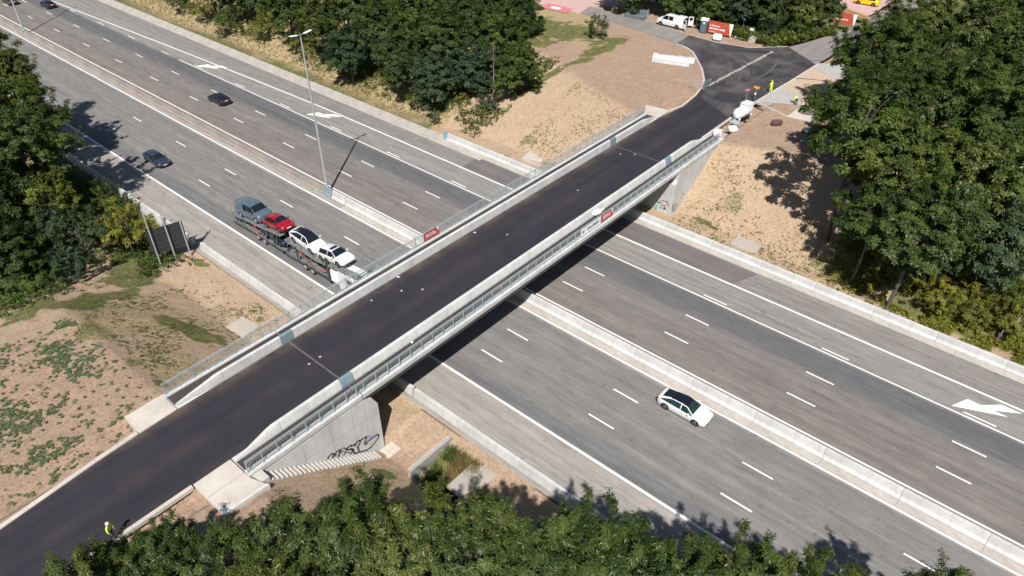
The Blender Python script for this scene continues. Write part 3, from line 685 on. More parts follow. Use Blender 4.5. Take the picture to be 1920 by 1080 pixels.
slab('apron_slab', [(-36.66, 9.4), (-34.95, 9.4), (-34.95, 12.25), (-36.66, 12.25)], 6.045); slab('apron_slab', [(-34.92, 9.4), (-33.1, 9.45), (-32.95, 12.7), (-34.2, 12.28), (-34.92, 12.25)], 6.03)
slab('apron_slab', [(-47.4, 82.9), (-46.0, 80.35), (-43.95, 80.35), (-43.95, 83.3)], 6.04)
slab('apron_slab', [(-36.7, 79.0), (-34.5, 79.9), (-34.7, 82.0), (-36.5, 81.5)], 6.04, M_conc_gut)
# edge of the concrete apron upstand
slab('apron_kerb', [(-33.08, 9.3), (-32.88, 9.3), (-32.7, 12.8), (-32.93, 12.7)], 6.12, M_conc)

# survey crosses and litter on the deck
cr = MB().beam((-.12, -.04, 0), (.12, .04, 0), .035, .004).beam((-.04, .12, .003), (.04, -.12, .003), .035, .004).mesh('survey_cross', M_white_s)
for i, (x, y) in enumerate(((-40.4, 22.9), (-40.4, 21.8), (-40.6, 34.6), (-41.9, 33.2), (-40.7, 46.5), (-40.6, 58.3), (-41.9, 68.6), (-40.5, 69.6), (-42.9, 30.5))):
    o = bpy.data.objects.new('survey_cross', cr); col.objects.link(o); o.location = (x, y, 6.026); o.rotation_euler = (0, 0, i * .7)
    tag(o, ('white survey cross close behind the near expansion joint', 'white survey cross just before the near expansion joint', 'white survey cross in mid road beside the torn scrap at the parapet', 'white survey cross nearest the far walkway parapet, second section', 'white survey cross above the middle of the motorway median', 'white survey cross alone on the far third of the deck', 'left one of two survey crosses before the far expansion joint', 'right one of two survey crosses before the far expansion joint', 'white survey cross between near expansion joint and torn scrap')[i], 'road marking')
pp = MB().flat([(-.14, -.06), (.1, -.08), (.15, .05), (-.05, .09)], .0).flat([(.05, .05), (.19, .06), (.15, .13)], .02).mesh('plastic_scrap', M_white_s, fix=False)
for i, (x, y, l) in enumerate(((-43.7, 34.4, 'torn white plastic scrap by the parapet left of the carriageway'), (-36.0, 29.0, 'small white plastic scrap on the walkway beside the parapet foot'), (-43.4, 44.6, 'white plastic scrap lying against the parapet mid bridge'))):
    o = bpy.data.objects.new('plastic_scrap', pp); col.objects.link(o); o.location = (x, y, 6.05); o.rotation_euler = (0, 0, i * 1.3 + .4); tag(o, l, 'litter')

seam = MB(); r_ = random.Random(3)
A_, B_ = Vector((-44.2, 94.6)), Vector((-43.3, 113.4)); n = 34
for i in range(n):
    p = A_.lerp(B_, i / n); q = A_.lerp(B_, (i + 1) / n); w0 = r_.uniform(.10, .34); w1 = r_.uniform(.10, .34)
    seam.flat([(p.x - w0, p.y), (p.x + w1, p.y), (q.x + w1 * .8, q.y), (q.x - w0 * .9, q.y)], 6.025 + (i % 2) * .0015)
struct(seam.build('asphalt_seam', simple('crumbled_seam', (.30, .26, .235), .95, 0, .35, 5), fix=False))
def tyre_arc(cx, cy, rad, a0, a1, w, mat, z):
    m_ = MB(); n = 16
    for i in range(n):
        u0 = R(a0 + (a1 - a0) * i / n); u1 = R(a0 + (a1 - a0) * (i + 1) / n); t0 = w * math.sin(PI * i / n) / 2; t1 = w * math.sin(PI * (i + 1) / n) / 2
        m_.flat([(cx + math.cos(u0) * (rad - t0), cy + math.sin(u0) * (rad - t0)), (cx + math.cos(u0) * (rad + t0), cy + math.sin(u0) * (rad + t0)), (cx + math.cos(u1) * (rad + t1), cy + math.sin(u1) * (rad + t1)), (cx + math.cos(u1) * (rad - t1), cy + math.sin(u1) * (rad - t1))], z)
    return struct(m_.build('tyre_mark', mat, fix=False))
M_tm = simple('tyre_mark_dark', (.030, .028, .031), .9, 0, .2, 4); M_tl = simple('tyre_mark_dusty', (.080, .075, .073), .9, 0, .25, 4)
for k, (cx, cy, rad, a0, a1, w, m_) in enumerate(((-56, 97, 12.4, -15, 60, .22, M_tl), (-56, 97, 14.1, -10, 62, .22, M_tl), (-56.4, 96.4, 16.0, 5, 70, .3, M_tm), (-28, 104, 13.2, 110, 178, .25, M_tl), (-28, 104, 11.6, 105, 170, .25, M_tm), (-53, 122, 12, -75, -20, .35, M_tl), (-53, 122, 14, -80, -25, .3, M_tl), (-60, 104, 20, -10, 25, .4, M_tl), (-30, 98, 9.2, 95, 160, .3, M_tl))):
    tyre_arc(cx, cy, rad, a0, a1, w, m_, 6.0235 + k * .0006)
# ---------------------------------------------------------------- steps beside the wing wall
st = thing('embankment_steps', 'flight of narrow concrete steps going down beside the graffiti wall', 'steps', (-33.6, 12.9, 0))
sm_ = MB().box(-.48, .48, 0, .30, -.45, 0).mesh('step', M_step)
nst = 27
for i in range(nst):
    y = 13.25 + i * .345; z = hs(-34.4, y + .1) + .02
    link_copy(sm_, st, (-.36, y - 12.9, z + .02))
MB().box(-.86, .14, -.35, .33, 5.3, 5.86).build('top_landing', M_step, st)
lm = MB().box(0, .60, 0, .42, -1.6, -1.08).mesh('landing_slab', M_conc_slab)
for i in range(4):
    for j in range(2): link_copy(lm, st, (-.84 + j * .62, 9.72 + i * .44, 0))
# grid drain slabs
def grid_slab(label, loc, rz, w, d, tilt=0, nb=16):
    t = thing('drain_grid', label, 'drain grid', loc, rz); t.rotation_euler = (tilt, 0, rz)
    MB().box(-w / 2, w / 2, -d / 2, d / 2, -.12, .0).build('base_slab', M_conc_gut, t)
    b_ = MB()
    for i in range(nb):
        y = -d / 2 + (i + .5) * d / nb; b_.box(-w / 2, w / 2, y - d / nb * .24, y + d / nb * .24, .0, .13)
    tag(b_.build('concrete_ribs', M_conc_slab, t, fix=False), kind='stuff')
    return t
grid_slab('ribbed concrete drain slab on the bare ground behind the railing left of the bridge', (-55.4, 23.9, .12), R(5), 2.6, 2.0)
grid_slab('ribbed concrete drain slab behind the far barrier right of the bridge', (-24.6, 69.3, .12), 0, 3.0, 1.7, R(8), 12)
grid_slab('ribbed concrete drain slab half in tree shade below the stub wall', (-26.2, 25.5, -.55), R(90), 3.4, 2.2, 0, 18)
t = thing('drain_headwall', 'small concrete headwall slabs behind the far barrier left of the bridge', 'headwall', (-55.9, 69.3, .0))
MB().quadbox([(-1.5, -.5, -.3), (1.4, .1, -.3), (1.3, .5, .2), (-1.4, .9, .3), (-1.5, -.5, .15), (1.4, .1, .2), (1.3, .55, .55), (-1.4, .95, .75)]).build('sloping_slab', M_conc_gut, t)
MB().box(-1.5, 1.9, -.75, -.55, -.3, .25).build('front_kerb', M_conc_slab, t)
t = thing('stub_retaining_wall', 'low grey concrete wall at right angles to the near barrier', 'retaining wall', (-30.25, 22.7, 0))
MB().quadbox([(-.12, 0, -1.9), (.14, 0, -1.9), (.14, 4.6, -1.9), (-.12, 4.6, -1.9), (-.12, 0, .05), (.14, 0, .05), (.14, 4.6, .1), (-.12, 4.6, .1)]).build('wall_slab', concrete('grey_wall_concrete', (.33, .32, .30), amount=.6), t)
MB().quadbox([(-.30, 0, -1.1), (-.125, 0, -1.1), (-.125, 4.6, -1.1), (-.30, 4.6, -1.1), (-.30, 0, .015), (-.125, 0, .015), (-.125, 4.6, .06), (-.30, 4.6, .06)]).build('wall_ledge', M_conc_gut, t)

# ---------------------------------------------------------------- street lamps
def lamp(label, x, y, z):
    t = thing('street_lamp', label, 'street lamp', (x, y, z), 0, 'tall street lamps standing in the median')
    MB().tube([(0, 0, 0), (0, 0, 1.2), (0, 0, 10), (0, 0, 18.95)], [.17, .155, .125, .075], 12).build('pole', M_galv, t, smooth=40)
    MB().cbox((0, 0, .02), (.5, .5, .04)).build('base_plate', M_galv_d, t)
    MB().tube([(0, 0, 18.85), (0, 0, 19.12)], .10, 10).build('collar', M_galv_d, t, smooth=40)
    for s in (-1, 1):
        MB().tube([(0, 0, 19.0), (0, s * .55, 19.1)], .035, 6).build('bracket_arm', M_galv, t)
        MB().quadbox([(-.13, s * .45, 19.06), (.13, s * .45, 19.06), (.17, s * 1.42, 19.2), (-.17, s * 1.42, 19.2), (-.10, s * .45, 19.13), (.10, s * .45, 19.13), (.12, s * 1.42, 19.25), (-.12, s * 1.42, 19.25)]).build('lamp_head', M_white_s, t)
lamp('street lamp standing in the median beside the blue grey steel cover', -69.94, 45.64, .95)
lamp('street lamp in the old median barrier at the top corner of the view', -162.4, 45.55, .62)

M_tr = simple('transporter_steel', (.24, .25, .25), .5, .4, .2, 3); M_trd = simple('transporter_dark_steel', (.055, .065, .06), .5, .3, .2, 3); M_trr = simple('transporter_red', (.38, .05, .06), .5, .1, .15, 3)
# ---------------------------------------------------------------- big road sign seen from behind
sg = thing('road_sign', 'big road sign seen from behind on three lattice posts', 'road sign', (-71.5, 23.9, 0), math.atan2(.23, .97) * -1 + PI / 2)
# local x runs along the panel, local y points to the traffic side
for px_ in (.12, 1.76, 3.32):
    b_ = MB(); b_.box(px_ - .05, px_ + .05, -.30, -.22, 0, 6.75).box(px_ - .05, px_ + .05, -.02, .06, 0, 6.0)
    k = 0
    z = .2
    while z < 5.8:
        b_.beam((px_, -.24, z), (px_, .0, z + .45), .025) if k % 2 == 0 else b_.beam((px_, .0, z), (px_, -.24, z + .45), .025)
        z += .45; k += 1
    b_.build('lattice_post', M_galv, sg)
mp_ = simple('sign_back_aluminium', (.048, .053, .058), .5, .4, .12, 4)
for (xa, xb) in ((-.2, .98), (1.02, 2.42), (2.46, 3.54)):
    MB().box(xa, xb, .07, .10, 1.33, 4.45).build('sign_panel', mp_, sg)
for z in (1.42, 2.02, 2.62, 3.2, 3.78, 4.36): MB().box(-.2, 3.54, .02, .066, z - .03, z + .03).build('panel_rail', M_trd, sg)
fr = MB()
for i in range(40): fr.box(-.15 + i * .092, -.12 + i * .092, .055, .069, 1.36, 4.42)
tag(fr.build('panel_corrugations', mp_, sg, fix=False), kind='stuff')
MB().box(-.2, 3.54, .104, .108, 1.33, 4.45).build('sign_face', simple('sign_face_blue', (.01, .06, .30), .4), sg)

# ---------------------------------------------------------------- cars
def car(name, label, cat, loc, head, paint, kind='hatch', L=4.4, W=1.82, H=1.46, roof=None, tilt=0, rim=None, glass=None, skyroof=False, z0=0, panel=False):
    glass = glass or M_glass
    t = thing(name, label, cat, loc, head); t.rotation_euler = (0, -tilt, head)
    if kind == 'sedan':
        S = [(0, .36, .56, .60, .70, .5), (.012, .26, .62, .68, .86, .55), (.05, .2, .68, .76, .95, .62), (.14, .18, .76, .87, .99, .66), (.265, .17, .86, .97, 1, .70), (.40, .17, .90, H - .07, 1, .60), (.50, .17, .92, H, 1, .60), (.515, .17, .92, H, 1, .60), (.66, .17, .94, H - .04, 1, .58), (.74, .17, .95, H - .12, 1, .57), (.915, .18, .96, 1.08, .97, .60), (.96, .2, .90, 1.06, .92, .58), (.99, .28, .84, .92, .84, .5), (1, .36, .66, .80, .74, .5)]
        wsi, rfi, rwi, swi = (4,), (5, 6, 7, 8), (9,), (4, 5, 7, 8, 9)
    elif kind == 'hatch':
        S = [(0, .36, .58, .62, .72, .5), (.012, .26, .64, .72, .88, .55), (.05, .2, .70, .82, .96, .62), (.13, .18, .80, .93, .99, .68), (.25, .17, .90, 1.02, 1, .72), (.40, .17, .94, H - .06, 1, .62), (.53, .17, .96, H, 1, .62), (.545, .17, .96, H, 1, .62), (.72, .17, .98, H - .02, 1, .60), (.84, .18, 1.0, H - .08, .99, .58), (.955, .2, 1.0, 1.12, .95, .60), (.985, .25, .92, 1.0, .90, .6), (1, .36, .60, .86, .84, .6)]
        wsi, rfi, rwi, swi = (4,), (5, 6, 7, 8), (9,), (4, 5, 7, 8)
    elif kind == 'suv':
        S = [(0, .36, .66, .74, .76, .5), (.012, .28, .74, .84, .90, .58), (.05, .24, .84, .98, .97, .66), (.13, .22, .92, 1.06, 1, .72), (.24, .22, 1.0, 1.12, 1, .74), (.38, .22, 1.04, H - .06, 1, .64), (.53, .22, 1.06, H, 1, .64), (.545, .22, 1.06, H, 1, .64), (.76, .22, 1.08, H - .03, 1, .62), (.86, .22, 1.10, H - .09, .99, .60), (.955, .26, 1.10, 1.22, .96, .62), (.985, .3, .98, 1.1, .92, .6), (1, .38, .66, .92, .86, .6)]
        wsi, rfi, rwi, swi = (4,), (5, 6, 7, 8), (9,), (4, 5, 7, 8)
    else:   # van
        S = [(0, .36, .74, .84, .80, .6), (.012, .26, .84, .98, .93, .66), (.04, .22, .95, 1.10, .98, .72), (.10, .2, 1.04, 1.18, 1, .76), (.185, .2, 1.10, 1.24, 1, .80), (.30, .2, 1.14, H - .12, 1, .76), (.36, .2, 1.15, H - .02, 1, .78), (.44, .2, 1.15, H, 1, .79), (.455, .2, 1.15, H, 1, .79), (.62, .2, 1.15, H, 1, .79), (.64, .2, 1.15, H, 1, .79), (.97, .2, 1.15, H - .03, 1, .78), (.985, .22, 1.15, H - .08, .99, .76), (1, .3, 1.1, H - .2, .96, .74)]
        wsi, rfi, rwi, swi = (4,), (5, 6, 7, 8, 9, 10, 11), (), ((4, 5, 6, 8) if not panel else (4, 5, 6))
    rings = []
    for (u, zb, zbe, zt, wf, rf) in S:
        x = L / 2 - u * L; w = W / 2 * wf; rw = W / 2 * rf; gh = zt - zbe > .22
        half = [(.78 * w, zb), (.95 * w, zb + .07), (w, zb + .42 * (zbe - zb)), (.995 * w, zbe - .07), (.955 * w, zbe)]
        if gh: half += [(w * .955 + (rw - w * .955) * .86, zbe + (zt - .05 - zbe) * .88), (rw, zt - .05), (rw * .86, zt - .018), (0, zt)]
        else: half += [(.90 * w, zbe + (zt - zbe) * .45), (.80 * w, zbe + (zt - zbe) * .72), (.62 * w, zbe + (zt - zbe) * .9), (0, zt)]
        full = [(x, y, z) for y, z in half] + [(x, -y, z) for y, z in reversed(half[:-1])]
        rings.append(full)
    K = len(rings[0]); V = [p for r_ in rings for p in r_]
    body = MB(); ws = MB(); rw_ = MB(); rf_ = MB()
    for m_ in (body, ws, rw_, rf_): m_.v = list(V)
    sws = []
    for i in range(len(rings) - 1):
        for k in range(K):
            f = (i * K + k, i * K + (k + 1) % K, (i + 1) * K + (k + 1) % K, (i + 1) * K + k)
            top = k in (7, 8); side = k in (4, 11)
            strip = k in (6, 9)
            if i in wsi and (top or strip): tgt = ws
            elif i in rwi and top: tgt = rw_
            elif side and i in swi: sws.append((k, f)); continue
            elif i in rfi and (top or strip) and roof: tgt = rf_
            else: tgt = body
            tgt.f.append(f); tgt.mi.append(0)
    for r0, rev in ((0, True), (len(rings) - 1, False)):
        idx = [r0 * K + k for k in range(K)]; body.f.append(tuple(reversed(idx)) if rev else tuple(idx)); body.mi.append(0)
    def clean(mb):
        used = sorted({i for f in mb.f for i in f}); mp = {a: j for j, a in enumerate(used)}
        mb.v = [mb.v[a] for a in used]; mb.f = [tuple(mp[i] for i in f) for f in mb.f]; return mb
    clean(body).build('body', paint, t, smooth=38)
    if ws.f: clean(ws).build('windscreen', glass, t, smooth=50, fix=False)
    if rw_.f: clean(rw_).build('rear_window', M_glass, t, smooth=50, fix=False)
    if roof and rf_.f: clean(rf_).build('roof', roof, t, smooth=50, fix=False)
    for side in (4, 11):
        m_ = MB(); m_.v = list(V); m_.f = [f for k, f in sws if k == side]; m_.mi = [0] * len(m_.f)
        if m_.f: clean(m_).build('side_window', glass, t, smooth=50, fix=False)
    # wheels
    wr = .335 if kind != 'suv' else .36
    wb = {'sedan': (.185, .80), 'hatch': (.19, .80), 'suv': (.185, .79), 'van': (.175, .79)}[kind]
    tm = MB().tube([(0, -.11, 0), (0, -.10, 0), (0, .10, 0), (0, .11, 0)], [wr - .03, wr, wr, wr - .03], 18).mesh('tyre', M_black, smooth=40)
    rm = MB(); rm.tube([(0, .10, 0), (0, .118, 0)], [wr * .66, wr * .62], 14)
    for a in range(5):
        c_ = Vector((math.cos(a * 1.2566) * wr * .35, .122, math.sin(a * 1.2566) * wr * .35)); rm.cbox(c_, (wr * .55, .012, .05), m=Matrix.Rotation(-a * 1.2566, 3, 'Y'))
    rmm = rm.mesh('rim', rim or M_rim)
    am = MB(); n = 14
    pts = [(math.cos(PI * k / n) * (wr + .065), math.sin(PI * k / n) * (wr + .065)) for k in range(n + 1)]
    am.v = [(x, 0, z) for x, z in pts] + [(pts[-1][0], 0, -.12), (pts[0][0], 0, -.12)]; am.f = [tuple(range(n + 3))]; am.mi = [0]
    amm = am.mesh('wheel_arch_shade', M_dark, fix=False)  # flat dark half disc on the body side, painted shade of the arch cut
    for u in wb:
        for s in (-1, 1):
            wt = link_copy(tm, t, (L / 2 - u * L, s * (W / 2 - .105), wr), 'wheel'); wt.data.name = 'wheel'
            link_copy(rmm, wt, (0, 0, 0), 'rim', (0, 0, 0 if s > 0 else PI))
            link_copy(amm, t, (L / 2 - u * L, s * (W / 2 + .002), wr))
    # lights, plates, mirrors, grille
    hz = {'sedan': .64, 'hatch': .68, 'suv': .80, 'van': .92}[kind]
    for s in (-1, 1):
        MB().quadbox([(L / 2 - .30, s * W * .43, hz - .05), (L / 2 - .02, s * W * .26, hz - .06), (L / 2 - .05, s * W * .24, hz - .05), (L / 2 - .34, s * W * .38, hz - .04), (L / 2 - .40, s * W * .455, hz + .09), (L / 2 - .09, s * W * .33, hz + .07), (L / 2 - .14, s * W * .30, hz + .08), (L / 2 - .44, s * W * .40, hz + .10)]).build('headlight', M_lamp_w, t)
        tz = hz + .14
        if kind == 'van': MB().box(-L / 2 - .012, -L / 2 + .06, s * W * .40 - .05, s * W * .40 + .05, .75, 1.25).build('tail_light', M_lamp_r, t)
        else: MB().quadbox([(-L / 2 - .01, s * W * .24, tz - .04), (-L / 2 - .01, s * W * .40, tz - .05), (-L / 2 + .25, s * W * .475, tz), (-L / 2 + .2, s * W * .40, tz), (-L / 2 + .03, s * W * .24, tz + .10), (-L / 2 + .03, s * W * .42, tz + .10), (-L / 2 + .27, s * W * .482, tz + .12), (-L / 2 + .2, s * W * .40, tz + .12)]).build('tail_light', M_lamp_r, t)
        u = S[4][0]; MB().cbox((L / 2 - u * L - .32, s * (W / 2 + .07), S[4][2] + .10), (.13, .2, .13)).build('mirror', paint, t)
    MB().box(L / 2 - .03, L / 2 + .012, -.26, .26, .40, .51).build('number_plate', M_plate, t)
    MB().box(-L / 2 - .014, -L / 2 + .03, -.26, .26, hz + (.1 if kind != 'sedan' else .06), hz + (.21 if kind != 'sedan' else .17)).build('number_plate', M_plate, t)
    MB().box(L / 2 - .06, L / 2 + .004, -W * .30, W * .30, .22, .36).build('grille', M_dark, t)
    if kind in ('suv', 'van'): MB().box(L / 2 - .06, L / 2 + .006, -W * .24, W * .24, .60, .74).build('upper_grille', M_dark, t)
    if skyroof: MB().box(-.2, .28, -.42, .42, H - .03, H + .006).build('sunroof', M_black_r, t)
    return t
mid = lambda a, b: (a + b) / 2
car('white_fastback_car', 'white car with black glass roof driving right of the bridge', 'car', (-17.05, 42.5, 0), 0, M_white_p, 'sedan', 4.7, 1.86, 1.44, roof=M_black_r, glass=M_glass_b)
car('dark_saloon_car', 'black car alone in the far lanes between the two street lamps', 'car', (-105.6, 52.3, 0), PI, M_black_p, 'hatch', 4.35, 1.8, 1.45)
car('blue_estate_car', 'dark blue car half in the tree shadow on the near carriageway', 'car', (-94.1, 35.8, 0), 0, M_blue_p, 'hatch', 4.5, 1.82, 1.48)
car('black_hatchback', 'black car near the top edge close to the lamp shadow', 'car', (-176.6, 55.8, 0), PI, M_black_p, 'hatch', 4.4, 1.82, 1.45)
car('dark_grey_car', 'dark grey car cut by the top left corner behind the lamp post', 'car', (-185.2, 51.6, 0), PI, simple('dark_grey_paint', (.035, .038, .05), .3, .3, .1, 2, coat=.5), 'sedan', 4.6, 1.82, 1.45)
VAN = car('white_van', 'white van with open rear doors parked by the portable toilet', 'van', (-61.9, 113.8, 6.02), PI, M_white_p, 'van', 5.1, 1.95, 1.95)
for s in (-1, 1):
    d_ = MB().box(-.85, 0, -.03, .03, .35, 1.85).build('rear_door', M_white_p, VAN); d_.location = (-2.55, s * .93, 0); d_.rotation_euler = (0, 0, s * R(-35 if s < 0 else -20))
    MB().box(-.7, -.15, -.034, .034, 1.2, 1.7).build('door_window', M_glass, d_)
MB().box(-2.57, -2.5, -.85, .85, .45, 1.8).build('load_bay_shade', M_dark, VAN)  # solid near-black slab, painted shade of the bay behind the open doors
car('yellow_car', 'bright yellow car parked on pink paving at the top edge', 'car', (-41.0, 148.0, 6.0), PI + .08, M_yellow_p, 'hatch', 4.4, 1.8, 1.45)

# cars carried by the transporter
TY = 35.05
def on_deck(name, label, x0, z0, x1, z1, paint, kind, L, W, H, **k):
    wbm = {'sedan': .1925 + .3, 'hatch': .495, 'suv': .4875, 'van': .4825}[kind]
    tl = math.atan2(z1 - z0, x1 - x0); cx = (x0 + x1) / 2; cz = (z0 + z1) / 2
    return car(name, label, 'van' if kind == 'van' else 'car', (cx, TY, cz), 0, paint, kind, L, W, H, tilt=tl, **k)
on_deck('white_coupe', 'white car with dark glass roof, rear one of the two white cars on the transporter', -60.5, 2.68, -57.6, 2.52, M_white_p, 'sedan', 4.7, 1.88, 1.50, roof=M_black_r)
on_deck('white_estate_car', 'white car with small sunroof at the front of the transporter', -55.75, 2.45, -52.8, 2.98, M_white_p, 'hatch', 4.7, 1.86, 1.52, skyroof=True)
on_deck('red_compact_car', 'red car on the transporter between the grey van and the white cars', -65.6, 2.3, -63.05, 2.75, M_red_p, 'hatch', 4.05, 1.76, 1.46)
on_deck('grey_blue_van', 'grey blue van on the tail of the car transporter', -70.9, 1.62, -67.6, 2.15, M_grey_p, 'van', 5.2, 1.96, 1.95, rim=M_rim_l)
on_deck('navy_car', 'navy blue car on the lower deck below the red car', -66.4, .66, -63.7, .62, M_dblue_p, 'hatch', 4.2, 1.74, 1.44)

# ---------------------------------------------------------------- car transporter
def wheel_set(t, xs, r_=.42, half=1.0):
    tm = MB().tube([(0, -.17, 0), (0, -.15, 0), (0, .15, 0), (0, .17, 0)], [r_ - .04, r_, r_, r_ - .04], 18).mesh('wheel', M_black, smooth=40)
    rm = MB().tube([(0, .16, 0), (0, .19, 0), (0, .175, 0)], [r_ * .62, r_ * .55, r_ * .2], 14).mesh('rim', M_rim_l, smooth=40)
    for x in xs:
        for s in (-1, 1):
            w = link_copy(tm, t, (x, s * half, r_)); link_copy(rm, w, (0, 0, 0), 'rim', (0, 0, 0 if s > 0 else PI))
tr = thing('transporter_trailer', 'rear trailer of the car transporter carrying the van and red car', 'trailer', (-67.7, TY, 0))
wheel_set(tr, (.2, 1.5), half=1.05)
for s in (-1, 1):
    MB().beam((-4.9, s * 1.15, .42), (-1.2, s * 1.15, .62), .09, .16).beam((-1.2, s * 1.15, .62), (5.0, s * 1.15, .50), .09, .18).build('lower_side_beam', M_trd, tr)
    MB().quadbox([(-4.8, s * .5, .45), (4.9, s * .5, .50), (4.9, s * 1.08, .50), (-4.8, s * 1.08, .45), (-4.8, s * .5, .50), (4.9, s * .5, .55), (4.9, s * 1.08, .55), (-4.8, s * 1.08, .50)]).build('lower_ramp', M_tr, tr)
    MB().quadbox([(-5.4, s * .5, 1.36), (-.2, s * .5, 2.02), (-.2, s * 1.12, 2.02), (-5.4, s * 1.12, 1.36), (-5.4, s * .5, 1.42), (-.2, s * .5, 2.08), (-.2, s * 1.12, 2.08), (-5.4, s * 1.12, 1.42)]).build('upper_ramp', M_tr, tr)
    MB().quadbox([(-.2, s * .5, 1.95), (5.1, s * .5, 2.62), (5.1, s * 1.12, 2.62), (-.2, s * 1.12, 1.95), (-.2, s * .5, 2.01), (5.1, s * .5, 2.68), (5.1, s * 1.12, 2.68), (-.2, s * 1.12, 2.01)]).build('upper_ramp', M_tr, tr)
    MB().beam((-5.4, s * 1.17, 1.40), (-.2, s * 1.17, 2.04), .05, .12).beam((-.2, s * 1.17, 1.98), (5.1, s * 1.17, 2.64), .05, .12).build('deck_rail', M_tr, tr)
    MB().beam((3.6, s * 1.18, .5), (3.55, s * 1.18, 2.5), .12, .22).build('lift_post', M_trd, tr)
    MB().beam((-3.6, s * 1.18, .5), (-3.9, s * 1.18, 1.6), .10, .16).beam((-3.9, s * 1.18, 1.5), (-1.4, s * 1.18, .7), .05).build('lift_post', M_trd, tr)
    MB().beam((-.6, s * 1.15, 1.9), (1.6, s * 1.15, .7), .05, .08).build('brace', M_trr, tr)
    for x in (-4.6, -2.4, 2.0, 4.6):
        z = 1.42 + (x + 5.4) * .127; MB().tube([(x, s * 1.2, z), (x - .12, s * 1.22, z + 1.0)], .022, 5).build('guard_rod', M_trd, tr)
    MB().box(.9 - 1.4, 2.2, s * 1.2 - .03, s * 1.2 + .03, .86, .93).build('mudguard', M_tr, tr)
for s in (-1, 1):
    b_ = MB()
    for i in range(9): x = -4.6 + i * 1.05; b_.beam((x, s * 1.18, .62), (x + .5, s * 1.18, 1.30 + max(0, (x + 5.4)) * .115), .035, .05)
    b_.build('side_lattice', M_tr, tr)
    MB().beam((-4.9, s * 1.2, .9), (5.0, s * 1.2, .95), .05, .10).build('side_rail', M_tr, tr)
for x in (-4.6, -3.0, 0.85, 3.0, 4.7): MB().box(x - .06, x + .06, -1.1, 1.1, .38, .46).build('cross_member', M_trr if x in (-3.0, 3.0) else M_trd, tr)
for x, z in ((-4.9, 1.36), (-2.6, 1.65), (1.2, 2.08), (4.6, 2.5)): MB().box(x - .05, x + .05, -1.1, 1.1, z, z + .06).build('cross_member', M_tr, tr)
tk = thing('transporter_truck', 'car transporter truck with pale cab half hidden by the bridge', 'truck', (-55.7, TY, 0))
wheel_set(tk, (-2.95, -1.7, 4.6), half=1.05)
for s in (-1, 1):
    MB().beam((-6.6, s * 1.15, .48), (1.1, s * 1.15, .72), .10, .2).build('side_beam', M_trd, tk)
    MB().quadbox([(-6.4, s * .5, .48), (1.0, s * .5, .76), (1.0, s * 1.08, .76), (-6.4, s * 1.08, .48), (-6.4, s * .5, .54), (1.0, s * .5, .82), (1.0, s * 1.08, .82), (-6.4, s * 1.08, .54)]).build('lower_ramp', M_tr, tk)
    MB().quadbox([(-6.2, s * .45, 2.52), (-.8, s * .45, 2.28), (-.8, s * 1.14, 2.28), (-6.2, s * 1.14, 2.52), (-6.2, s * .45, 2.58), (-.8, s * .45, 2.34), (-.8, s * 1.14, 2.34), (-6.2, s * 1.14, 2.58)]).build('upper_ramp', M_tr, tk)
    MB().quadbox([(-.8, s * .45, 2.26), (5.9, s * .45, 3.18), (5.9, s * 1.14, 3.18), (-.8, s * 1.14, 2.26), (-.8, s * .45, 2.32), (5.9, s * .45, 3.24), (5.9, s * 1.14, 3.24), (-.8, s * 1.14, 2.32)]).build('upper_ramp', M_tr, tk)
    MB().beam((-6.2, s * 1.18, 2.5), (-.8, s * 1.18, 2.26), .05, .12).beam((-.8, s * 1.18, 2.26), (5.9, s * 1.18, 3.18), .05, .12).build('deck_rail', M_tr, tk)
    MB().beam((1.25, s * 1.17, .5), (1.2, s * 1.17, 3.5), .14, .30).build('lift_post', M_trd, tk)
    MB().beam((-4.1, s * 1.17, .5), (-4.15, s * 1.17, 2.5), .12, .22).build('lift_post', M_trd, tk)
    MB().beam((-3.9, s * 1.15, 2.3), (-1.2, s * 1.15, .9), .05, .08).beam((1.1, s * 1.15, 2.0), (-.6, s * 1.15, .9), .05, .08).build('brace', M_trr, tk)
    for x in (-5.4, -3.2, -1.0, .6, 2.4, 4.2, 5.7): MB().tube([(x, s * 1.2, 2.45), (x - .12, s * 1.24, 3.5)], .022, 5).build('guard_rod', M_trd, tk)
for s in (-1, 1):
    b_ = MB()
    for i in range(7): x = -6.2 + i * 1.05; b_.beam((x, s * 1.18, .66), (x + .5, s * 1.18, 2.36), .035, .05)
    b_.build('side_lattice', M_tr, tk)
    MB().beam((-6.5, s * 1.2, 1.0), (1.1, s * 1.2, 1.12), .05, .10).build('side_rail', M_tr, tk)
for x, z in ((-6.3, .46), (-4.8, .5), (-.4, .68), (.8, .72), (-6.0, 2.48), (-3.4, 2.38), (-1.0, 2.26), (2.2, 2.66), (5.7, 3.12)): MB().box(x - .06, x + .06, -1.12, 1.12, z - .02, z + .05).build('cross_member', M_trr if x in (-4.8, -.4) else M_tr, tk)
M_cab = simple('cab_paint_pale', (.62, .64, .62), .35, 0, .05, 2, coat=.4)
cb = [(3.0, .75), (3.0, 2.72), (5.2, 2.78), (5.55, 2.5), (6.15, 1.75), (6.2, .7), (6.05, .42), (3.0, .5)]
cabm = MB(); k0 = len(cb)
cabm.v = [(x, -1.22, z) for x, z in cb] + [(x, 1.22, z) for x, z in cb]; cabm.f = [tuple(range(k0)), tuple(reversed(range(k0, 2 * k0)))] + [(i, (i + 1) % k0, k0 + (i + 1) % k0, k0 + i) for i in range(k0)]; cabm.mi = [0] * len(cabm.f)
cabm.build('cab', M_cab, tk)
